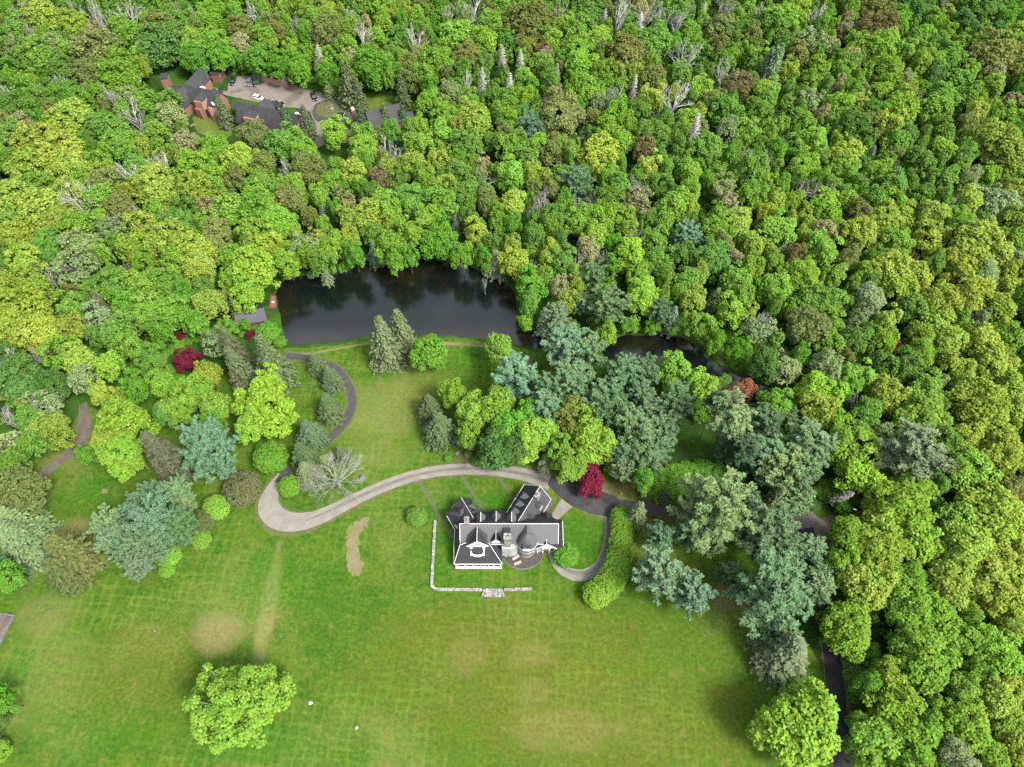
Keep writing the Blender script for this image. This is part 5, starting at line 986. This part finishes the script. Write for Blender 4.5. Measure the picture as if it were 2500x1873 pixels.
def fill_colour(px, py, x, y):
    """species grow in patches"""
    n = mnoise.noise((x * .018, y * .018, 3.1)) + mnoise.noise((x * .05, y * .05, 9.7)) * .5 + FR.uniform(-.22, .22)
    if px > 1950 and py > 450: n += .22
    if py < 260: n -= .08
    if px > 2200 and py < 350: n -= .2
    if FR.random() < .13: return FR.choice('oooptbt' if py < 700 else 'oopp')
    return FR.choice('ggfl') if n < -.22 else FR.choice('ggfl') if n < -.02 else FR.choice('lllg') if n < .22 else FR.choice('yyl')
for tries in range(26000):
    y = FR.uniform(10, 372); x = FR.uniform(-1.0, 1.0) * (y * .73 + 125)
    r = FR.choice((2.2, 2.8, 3.3, 3.8, 4.3, 4.8)); zc = 6.2 + .55 * r + FR.uniform(-1.2, .6)
    a = fill_ok(x, y, r, zc)
    if not a: continue
    ok = True
    for d in gnear(x, y):
        q = {'bare': .6, 'snag': .6, 'shrub': .8}.get(d['t'], .84)
        if math.hypot(x - d['x'], y - d['y']) < q * (r + d['r']) * .93: ok = False; break
    if not ok: continue
    d = dict(t='decid', k='small' if FR.random() < .9 else 'sparse', x=x, y=y, r=r * 1.05, zc=zc, c=fill_colour(a[0], a[1], x, y), px=a[0], py=a[1], rpx=a[2], fill=True)
    trees.append(d); gput(d)

# ---------------------------------------------------------------- trees: labels that single each one out
MARKS = [('the gravel parking lot', 690, 215), ('the rambling brick lodge', 470, 220), ('the long brick house', 620, 275), ('the charcoal guest house', 930, 280), ('the large pond', 960, 720), ('the boathouse', 610, 775), ('the narrow brook', 420, 835), ('the dark pool', 1620, 850),
         ('the brown dirt lane', 180, 1080), ('the curved asphalt drive', 855, 990), ('the gravel drive bend', 665, 1240), ('the white mansion', 1230, 1300), ('the asphalt apron', 1430, 1215), ('the gravel ring', 1480, 1330), ('the terrace stair', 1204, 1450), ('the grass meadow', 900, 1600), ('the asphalt lane', 2045, 1700), ('the lane junction', 1980, 1300),
         ('the crimson maple', 1443, 1172), ('the white spires', 1215, 180), ('the big whitened snag', 1680, 130), ('the rust-brown oak', 1800, 220), ('the coral-red forest tree', 2176, 847), ('the upper left photo corner', 0, 0), ('the upper right photo corner', 2500, 0), ('the top photo edge', 1250, 0), ('the right photo edge', 2500, 620), ('the lower right photo corner', 2500, 1873), ('the left photo edge', 0, 560), ('the woods earth lane', 1895, 820), ('the pavilion', 1285, 890)]
ORD = ['', 'second ', 'third ', 'fourth ', 'fifth ', 'sixth ', 'seventh ', 'eighth ', 'ninth ', 'tenth ', 'eleventh ', 'twelfth ']
KW = {'decid': 'tree', 'pine': 'white pine', 'spruce': 'spruce', 'grey_spruce': 'sparse conifer', 'snag': 'bare needle-less snag', 'bare': 'leafless tree', 'shrub': 'rounded shrub', 'spread': 'tree'}
def side(d, m):
    dx, dy = d['px'] - m[1], d['py'] - m[2]
    if abs(dx) > abs(dy): return 'right of' if dx > 0 else 'left of'
    return 'below' if dy > 0 else 'above'
def base_label(d):
    rp = d['rpx']; t = d['t']
    size = 'broad ' if rp > 45 else ('small ' if rp < 24 else 'mid-sized ')
    if t == 'bare': return size + 'white leafless tree'
    if t == 'snag': return size + 'ash-grey spire-shaped dead conifer'
    if t == 'decid': return size + CN[d['c']] + (' maple' if d['c'] in 'rm' else ' airy tree' if d['k'] == 'sparse' else ' leafy tree')
    if t == 'shrub': return size + CN[d['c']] + ' rounded shrub'
    return size + CN[d['c']] + ' ' + KW[t]
def make_labels(L):
    free = {}
    for d in L: free.setdefault(base_label(d), []).append(d)
    used = set()
    for b, ds in free.items():
        if len(ds) == 1 and len(b.split()) >= 3:
            m = min(MARKS, key=lambda m: math.hypot(ds[0]['px'] - m[1], ds[0]['py'] - m[2])); ds[0]['label'] = '%s %s %s' % (b, side(ds[0], m), m[0]); continue
        cells = {}
        for d in ds:
            m = min(MARKS, key=lambda m: math.hypot(d['px'] - m[1], d['py'] - m[2])); cells.setdefault((m, side(d, m)), []).append(d)
        for (m, s), q in cells.items():
            q.sort(key=lambda d: math.hypot(d['px'] - m[1], d['py'] - m[2]))
            for i, d in enumerate(q):
                d['label'] = ('%s %s %s' % (b, s, m[0])) if len(q) == 1 else '%s %s %s, %s %s' % (b, s, m[0], ('nearest' if i == 0 else ORD[i] + 'nearest'), 'to it')
# the 300 broadleaf trees that show largest stand alone; the others are the wood
inview = lambda d: -30 < d['px'] < 2530 and -30 < d['py'] < 1900
dec = sorted([d for d in trees if d['t'] == 'decid' and inview(d)], key=lambda d: -d['rpx'] * (1 if not d.get('fill') else .6))
solo = dec[:296]; ids = set(map(id, solo)); wood = [d for d in trees if d['t'] == 'decid' and id(d) not in ids]
rest = [d for d in trees if d['t'] != 'decid' and inview(d)]
make_labels(solo + rest)
def jitcol(c, R):
    a = PAL[c]; v = R.uniform(.86, 1.14); return (a[0] * v * R.uniform(.92, 1.08), a[1] * v, a[2] * v * R.uniform(.85, 1.15), 1)
SPECIAL = {'spread': 'pale leafless tree with a wide round crown beside the gravel drive'}
TR = random.Random(77)
GRP = {'decid': 'broadleaf trees', 'pine': 'white pines', 'spruce': 'spruces', 'grey_spruce': 'thinning conifers', 'snag': 'dead conifer spires', 'bare': 'leafless trees', 'shrub': 'rounded shrubs'}
NM = {'decid': 'broadleaf_tree', 'pine': 'pine_tree', 'spruce': 'spruce_tree', 'grey_spruce': 'thinning_conifer', 'snag': 'dead_conifer', 'bare': 'leafless_tree', 'shrub': 'round_shrub', 'spread': 'leafless_tree'}
protos = {}                                                        # one of each kind with its parts, then copies
def child(name, me, parent, loc, rot, sc, col):
    o = bpy.data.objects.new(name, me); COL.objects.link(o); o.parent = parent; o.location = loc; o.rotation_euler = rot; o.scale = sc; o.color = col; return o
def plant(d):
    t = d['t']; r = d['r']; zc = d['zc']; nm = 'red_maple' if d['c'] in 'rm' and t == 'decid' else NM[t]
    rz = TR.uniform(0, 6.283); col = jitcol(d['c'], TR); white = (1, 1, 1, 1)
    if t in ('bare', 'snag', 'spread'):
        L = DEAD[{'spread': 'spreading'}.get(t, t)]; me = TR.choice(L); o = bpy.data.objects.new(nm, me); COL.objects.link(o); g = TR.uniform(.75, 1.1)
        o.color = (.37 * g, .375 * g, .33 * g, 1)
        if t == 'spread': o.color = (.235, .24, .215, 1)
        o.rotation_euler = (TR.gauss(0, .06), TR.gauss(0, .06), rz)
        if t == 'snag': o.location = (d['x'], d['y'], -.1); o.scale = (r * 1.12, r * 1.12, r * 1.0)
        elif t == 'bare': o.location = (d['x'], d['y'], -.1); s = r * 1.12; o.scale = (s, s, (zc + r * 1.15) / 2.55)
        else: o.location = (d['x'], d['y'] , 0); o.scale = (r * 1.55, r * 1.55, r * 1.15)
        if t == 'snag' and d['py'] > 1100: o.rotation_euler = (0.15, .30, 0)
        tag(o, SPECIAL.get(t) or d['label'], 'dead tree', GRP.get(t)); return o
    e = empty(nm, (d['x'], d['y'], 0)); tag(e, d['label'], 'shrub' if t == 'shrub' else 'tree', GRP[t])
    cm, tm, _, _ = TR.choice(PROTO[d['k']])
    if t == 'decid' and d['k'] == 'open' and d['py'] > 1500: rz = 2.2; cm, tm = PROTO['open'][2][:2]
    if t == 'decid': loc = (0, 0, zc); q = .88 if d['k'] == 'open' else 1.0; sc = (r * q, r * q, r * q) if d['c'] not in 'rm' else (r * 1.35, r * .72, r * .45); tsc = (r, r, zc / 1.5)
    elif t == 'pine': loc = (0, 0, zc); k = r * TR.uniform(1.08, 1.2); sc = (r * 1.14, r * 1.14, k); tsc = (r, r, zc / 1.85)
    elif t in ('spruce', 'grey_spruce'): loc = (0, 0, 0); sc = (r * 1.25, r * 1.25, r * ((.80 if d.get('short') else 1.28) if t == 'spruce' else 1.2)); tsc = sc
    else: loc = (0, 0, r * .62); sc = (r, r, r * .78); tsc = (r, r, r * .66)
    if d['c'] in 'rm': rz = RAD(-8)
    child('crown', cm, e, loc, (0, 0, rz), sc, col)
    if t == 'decid': child('trunk', tm, e, (0, 0, zc), (0, 0, rz), (r, r, max(r, zc / {'small': 1.7, 'sparse': 1.7, 'medium': 1.5}.get(d['k'], 1.35))), white)
    elif t == 'pine': child('trunk', tm, e, (0, 0, zc), (0, 0, rz), (r * .9, r * .9, zc / 1.9), white)
    elif t == 'shrub': child('stem', tm, e, (0, 0, r * .62), (0, 0, rz), tsc, white)
    else: child('trunk', tm, e, (0, 0, 0), (0, 0, rz), tsc, white)
    return e
for d in solo + rest: plant(d)

# ---------------------------------------------------------------- the rest of the wood, and undergrowth (instances)
def scatter(name, label, pts, meshes, cat):
    c = bpy.data.collections.new(name + '_shapes')
    for i, me in enumerate(meshes):
        o = bpy.data.objects.new('%s_shape_%02d' % (name, i), me); c.objects.link(o)
    n = len(pts); me = bpy.data.meshes.new(name); me.vertices.add(n); me.vertices.foreach_set('co', np.array([p[0] for p in pts], np.float32).ravel())
    def att(nm, typ, dat, key):
        a = me.attributes.new(nm, typ, 'POINT'); a.data.foreach_set(key, np.array(dat).ravel())
    att('rot', 'FLOAT_VECTOR', np.array([(0, 0, p[1]) for p in pts], np.float32), 'vector'); att('scl', 'FLOAT_VECTOR', np.array([p[2] for p in pts], np.float32), 'vector')
    att('idx', 'INT', np.array([p[3] for p in pts], np.int32), 'value'); att('col', 'FLOAT_COLOR', np.array([p[4] for p in pts], np.float32), 'color')
    ob = bpy.data.objects.new(name, me); COL.objects.link(ob); tag(ob, label, cat, None, 'stuff')
    g = bpy.data.node_groups.new(name + '_nodes', 'GeometryNodeTree'); g.interface.new_socket('Geometry', in_out='INPUT', socket_type='NodeSocketGeometry'); g.interface.new_socket('Geometry', in_out='OUTPUT', socket_type='NodeSocketGeometry')
    gi = g.nodes.new('NodeGroupInput'); go = g.nodes.new('NodeGroupOutput'); ip = g.nodes.new('GeometryNodeInstanceOnPoints'); ci = g.nodes.new('GeometryNodeCollectionInfo')
    ci.inputs['Collection'].default_value = c; ci.inputs['Separate Children'].default_value = True; ci.inputs['Reset Children'].default_value = True
    def named(nm, ty):
        a = g.nodes.new('GeometryNodeInputNamedAttribute'); a.data_type = ty; a.inputs['Name'].default_value = nm; return a.outputs['Attribute']
    L = g.links.new; L(gi.outputs[0], ip.inputs['Points']); L(ci.outputs[0], ip.inputs['Instance']); ip.inputs['Pick Instance'].default_value = True
    L(named('idx', 'INT'), ip.inputs['Instance Index']); L(named('scl', 'FLOAT_VECTOR'), ip.inputs['Scale'])
    er = g.nodes.new('FunctionNodeEulerToRotation'); L(named('rot', 'FLOAT_VECTOR'), er.inputs[0]); L(er.outputs[0], ip.inputs['Rotation']); L(ip.outputs[0], go.inputs[0])
    md = ob.modifiers.new('scatter', 'NODES'); md.node_group = g; return ob
fm = []
for kind in ('small', 'medium', 'sparse'):
    for i, (cm, tm, V, tvf) in enumerate(PROTO[kind][:7]):
        me = quad_mesh('forest_%s' % kind, V, [M['leaf_forest'], M['bark']], tvf); fm.append((kind, me))
pts = []
for d in wood:
    k = d['k'] if d['k'] in ('small', 'medium', 'sparse') else 'medium'; ch = [i for i, (kk, _) in enumerate(fm) if kk == k]
    pts.append(((d['x'], d['y'], d['zc']), TR.uniform(0, 6.28), (d['r'], d['r'], max(d['r'] * .95, d['zc'] / 1.75 if k != 'medium' else d['r'] * .9)), TR.choice(ch), jitcol(d['c'], TR)))
scatter('forest', 'continuous green broadleaf woods filling in between the larger trees', pts, [m for _, m in fm], 'forest')
# undergrowth: bushes under the trees, along the brook and on the pool bank
um = []
for i in range(4):
    V, _ = crown(12, .42, 420, .26, 900 + i, 1, .75, -.2); um.append(quad_mesh('undergrowth_bush', V, [M['leaf_forest']]))
UZ = [(raw("1690,832;1715,832;1745,862;1770,886;1810,902;1860,918;1900,930;1905,890;1850,835;1790,808;1720,805;1640,798;1540,798;1490,806;1520,806;1620,804;1660,812"), 300, .6, 1.4, 'fffl'), (raw("1620,1150;1680,1135;1760,1140;1810,1150;1800,1175;1740,1185;1680,1205;1610,1215;1560,1195;1590,1160"), 190, .8, 2.2, 'ffffl'),
      (raw("340,870;400,830;480,812;500,830;450,850;400,880;450,920;500,960;460,990;380,980;300,940;320,900"), 160, .7, 1.8, 'fflg'), (raw("2055,1620;2110,1590;2190,1640;2160,1690;2100,1720;2075,1700"), 60, .7, 1.8, 'fgd'), (raw("1990,1200;2050,1240;2100,1235;2090,1190;2020,1180"), 60, .7, 1.6, 'fgl'),
      (raw("500,800;570,800;610,800;650,805;660,830;600,820;520,830"), 60, .5, 1.2, 'ffg'), (raw("870,205;960,195;1010,230;1040,320;1000,330;990,240;900,215"), 70, .6, 1.6, 'fglo'), (raw("560,170;640,165;760,190;850,205;840,218;740,200;640,178;560,185"), 70, .7, 1.7, 'ffg')]
upts = []; UR = random.Random(3)
for poly, n, a, b, cs in UZ:
    x0, x1 = min(p[0] for p in poly), max(p[0] for p in poly); y0, y1 = min(p[1] for p in poly), max(p[1] for p in poly); k = 0; tr_ = 0
    while k < n and tr_ < 20000:
        tr_ += 1; px, py = UR.uniform(x0, x1), UR.uniform(y0, y1)
        if not pip((px, py), poly): continue
        x, y = G(px, py); s = UR.uniform(a, b); upts.append(((x, y, s * .4), UR.uniform(0, 6.28), (s, s, s * .8), UR.randrange(4), jitcol(UR.choice(cs), UR))); k += 1
GD = {}
for d in trees: GD.setdefault((int(d['x'] // 6), int(d['y'] // 6)), []).append(d)
for tr_ in range(5200):                                            # saplings on the forest floor
    y = UR.uniform(12, 360); x = UR.uniform(-1, 1) * (y * .73 + 115); a = fill_ok(x, y, 1.5, 1.0)
    if not a: continue
    s = UR.uniform(1.0, 2.3); upts.append(((x, y, s * .5), UR.uniform(0, 6.28), (s, s, s * 1.1), UR.randrange(4), jitcol(UR.choice('gggdfflo'), UR)))
scatter('undergrowth', 'low green undergrowth of bushes and saplings on the woodland floor and banks', upts, um, 'undergrowth')

# ---------------------------------------------------------------- cars in the parking lot
def car(px, py, head, col, label, style='suv'):
    x, y = G(px, py, .7); e = empty('parked_' + ('pickup' if style == 'pickup' else 'car'), (x, y, 0), RAD(head)); tag(e, label, 'pickup truck' if style == 'pickup' else 'car', 'cars in the parking lot')
    L, W_ = (5.4, 1.95) if style == 'pickup' else (4.7, 1.85); h1 = .95; m = paint('car_paint', col)
    def loft(b, secs):
        n = len(secs[0]); vs = [p for s in secs for p in s]; fs = [(i * n + j, i * n + (j + 1) % n, (i + 1) * n + (j + 1) % n, (i + 1) * n + j) for i in range(len(secs) - 1) for j in range(n)]
        b.add(vs, fs + [tuple(range(n))[::-1], tuple(range((len(secs) - 1) * n, len(secs) * n))])
    def sec(X, w, z0, z1, ins=.12): return [(X, -w / 2, z0), (X, w / 2, z0), (X, w / 2, z1 - .15), (X, w / 2 - ins, z1), (X, -w / 2 + ins, z1), (X, -w / 2, z1 - .15)]
    b = MB(); loft(b, [sec(-L / 2, W_ * .86, .42, .85), sec(-L / 2 + .18, W_, .28, h1), sec(-L * .1, W_, .26, 1.0), sec(L * .2, W_, .26, h1 + .02), sec(L / 2 - .25, W_ * .97, .28, .86), sec(L / 2, W_ * .8, .4, .7)]); b.build('body', m, e)
    c0, c1 = (-.1, 1.35) if style == 'pickup' else (-L / 2 + .2, 1.25)
    b = MB(); loft(b, [sec(c0, W_ * .9, h1, h1 + .1), sec(c0 + .35, W_ * .82, h1, 1.58, .2), sec(c1 - .75, W_ * .82, h1, 1.6, .2), sec(c1, W_ * .9, h1 - .02, h1 + .06)]); b.build('window', M['glass'], e)
    b = MB(); loft(b, [sec(c0 + .4, W_ * .74, 1.57, 1.66), sec(c0 + .7, W_ * .76, 1.57, 1.70), sec(c1 - 1.0, W_ * .76, 1.57, 1.70), sec(c1 - .75, W_ * .72, 1.57, 1.65)]); b.build('roof', m, e)
    if style == 'pickup':
        b = MB(); b.box((-L / 2 + 1.15, 0, .9), (1.9, W_ * .78, .16)); b.build('cargo_bed', M['rubber'], e); b = MB()
        for s in (-1, 1): b.box((-L / 2 + 1.25, s * (W_ / 2 - .1), 1.08), (2.2, .12, .3))
        b.box((-L / 2 + .12, 0, 1.05), (.12, W_ * .9, .35)); b.build('bed_side', m, e)
    for sx in (-L * .31, L * .31):
        for sy in (-1, 1):
            t_ = MB(); t_.tube((sx, sy * (W_ / 2 - .2), .34), (sx, sy * (W_ / 2 + .02), .34), .34, .34, 14); wh = t_.build('wheel', M['rubber'], e); t_ = MB(); t_.tube((sx, sy * (W_ / 2 + .015), .34), (sx, sy * (W_ / 2 + .035), .34), .2, .18, 10); t_.build('rim', M['lens'], wh)
    for sy in (-1, 1):
        b = MB(); b.box((L / 2 - .1, sy * W_ * .33, .72), (.14, .36, .16)); b.build('headlight', M['lens'], e); b = MB(); b.box((-L / 2 + .06, sy * W_ * .38, .8), (.12, .2, .26)); b.build('taillight', M['brick'], e)
    b = MB(); b.box((L / 2 - .45, 0, .94), (.6, W_ * .55, .02)); b.build('bonnet_highlight', m, e); return e
car(568, 198.5, -96, (.012, .012, .014), 'black car parked alone beside the brick garage')
car(608, 200.5, -98, (.10, .11, .13), 'slate grey car parked left of a black car at the back of the lot')
car(623.5, 201.5, -98, (.013, .013, .015), 'black car parked right of the slate grey car')
car(630, 238, -22, (.62, .62, .62), 'white car parked half behind the long brick house roof')
car(652.5, 250, 62, (.09, .10, .12), 'steel grey car in the row behind the long brick house')
car(668.5, 253.5, 60, (.015, .035, .032), 'dark green car in the middle of the row behind the brick house')
car(682, 257, 58, (.014, .014, .016), 'black car at the right end of the row behind the brick house')
car(734, 271.5, 62, (.012, .03, .035), 'dark teal car beside the east gable of the brick house')
car(766.5, 235.5, -70, (.012, .012, .013), 'black pickup truck standing out in the open lot', 'pickup')
car(828, 282, 48, (.014, .015, .018), 'black car tucked by the guest house behind a lime tree')
# small things
x, y = Zl(552, 300, .6); e = empty('rubbish_cart', (x, y, 0), .4); tag(e, 'small black rubbish cart at the brick lodge wall', 'cart'); b = MB(); b.prism([(-.9, -.6), (.9, -.6), (.9, .6), (-.9, .6)], .2, 1.2); b.build('bin', M['metal'], e); b = MB(); b.slab([(-.95, -.65, 1.22), (.95, -.65, 1.22), (.95, .65, 1.38), (-.95, .65, 1.38)], .08); b.build('lid', M['rubber'], e)
for sx in (-.6, .6): b = MB(); b.tube((sx, -.5, .2), (sx, .5, .2), .2, .2, 10); b.build('wheel', M['rubber'], e)
x, y = Zl(1430, 428, .8); e = empty('garden_monument', (x, y, 0)); tag(e, 'pale stone monument inside the round drive island', 'monument')
b = MB(); b.lathe((0, 0, 0), [(2.6, 0), (2.6, .3), (2.3, .3), (2.2, .05)], 24); b.build('ring_kerb', M['stone_grey'], e); b = MB(); b.lathe((0, 0, 0), [(.9, 0), (.8, .5), (.35, .7), (.3, 1.7), (.02, 2.1)], 10); b.build('shaft', M['stone'], e)
sheet('drive_island', rag([(x + 6.5 * math.cos(a), y + 5.5 * math.sin(a)) for a in np.linspace(0, 6.1, 24)], .3, 2), .03, M['verge'], 'round earth island in the parking lot')
sheet('tar_patch', rag([(x + 2 + 10 * math.cos(a), y - 1 + 9 * math.sin(a)) for a in np.linspace(0, 6.1, 24)], .5, 4), .022, M['asphalt_old'], 'dark worn ground round the drive island')
def rock(px, py, s, label, seed, m=None):
    x, y = G(px, py, s * .4); R = np.random.default_rng(seed); bm = bmesh.new(); bmesh.ops.create_icosphere(bm, subdivisions=2, radius=1)
    for v in bm.verts: v.co *= 1 + R.normal(0, .09); v.co.z = max(-.3, v.co.z)
    me = bpy.data.meshes.new('boulder'); bm.to_mesh(me); bm.free(); me.materials.append(m or M['stone_grey']); o = link(bpy.data.objects.new('boulder', me)); o.location = (x, y, s * .2); o.scale = (s, s * .8, s * .7); o.rotation_euler = (0, 0, seed); tag(o, label, 'boulder', 'boulders on the grass'); return o
rock(1117, 1106, .85, 'grey boulder on the lawn north of the gravel drive', 1); rock(884, 1167, 1.0, 'dark grey boulder beside the pale leafless tree', 2)
rock(757, 1716, .55, 'pale flat stone in the meadow just right of the big lime tree', 3, M['ashlar']); rock(870, 1777, .5, 'pale flat stone lower in the meadow, farther from the lime tree', 4, M['ashlar'])
rock(377, 1540, .45, 'mossy stone in the meadow left of the bare brown patch', 6, M['stone_grey'])
x, y = Zj(194, 256, .4); e = empty('garden_bench', (x, y, 0), .02); tag(e, 'small pale bench on the lawn left of the lime tree by the pond', 'bench')
b = MB(); b.box((0, 0, .45), (1.7, .45, .06)); b.build('seat', M['wood'], e); b = MB(); b.box((0, -.22, .75), (1.7, .06, .4)); b.build('backrest', M['wood'], e)
for s in (-.75, .75): b = MB(); b.box((s, 0, .22), (.09, .42, .44)); b.build('leg', M['white'], e)
x, y = G(3, 1536); e = empty('raised_bed', (x, y, 0), RAD(-8)); tag(e, 'weathered stone edged cold frame at the left photo edge', 'garden frame')
b = MB()
for s in (-1, 1): b.box((s * 1.6, 0, .3), (.5, 7.2, .6)); b.box((0, s * 3.4, .3), (2.7, .45, .6))
b.build('edging', M['stone_grey'], e); b = MB(); b.box((0, 0, .12), (2.7, 6.3, .2)); b.build('soil', M['dirt'], e); b = MB(); b.box((.2, 0, .42), (.12, 6.2, .1)); b.build('rail', M['wood'], e)
x, y = Zj(1250, 1278, .8); e = empty('garden_figure', (x, y, 0)); tag(e, 'small yellow-green yard marker beside the bare earth near the hedge', 'marker'); b = MB(); b.tube((0, 0, 0), (0, 0, .9), .05, .04, 6); b.build('stake', M['wood'], e); b = MB(); b.box((0, 0, .85), (.7, .1, .35), .6); b.build('flag', plain('marker_yellow', (.3, .4, .04), .05), e)
# wooden rail by the pines, street lamp at the junction
fx = [G(1783, 1190), G(1800, 1197), G(1845, 1203)]; e = empty('board_fence', fx[0] + (0,)); tag(e, 'short grey board fence under the pines by the east lane', 'fence'); b = MB()
for a, c in zip(fx[:-1], fx[1:]):
    L = math.hypot(c[0] - a[0], c[1] - a[1])
    for z in (.5, 1.0): b.box(((a[0] + c[0]) / 2 - fx[0][0], (a[1] + c[1]) / 2 - fx[0][1], z), (L, .08, .3), math.atan2(c[1] - a[1], c[0] - a[0]))
b.build('rail', M['wood'], e)
for p in fx: b = MB(); b.box((p[0] - fx[0][0], p[1] - fx[0][1], .65), (.14, .14, 1.3)); b.build('post', M['wood'], e)
x, y = G(2080, 1272); e = empty('street_lamp', (x, y, 0)); tag(e, 'slim street lamp standing beside the shaded lane junction', 'street lamp'); b = MB(); b.tube((0, 0, 0), (0, 0, 6.5), .08, .06, 8); b.tube((0, 0, 6.4), (-1.6, .3, 6.9), .05, .04, 6); b.build('pole', M['metal'], e); b = MB(); b.box((-1.9, .35, 6.9), (.8, .3, .14), -.2); b.build('lamp_head', M['lens'], e)
for i, (px, py) in enumerate(((60, 1180), )): pass
x, y = G(2014, 1150);
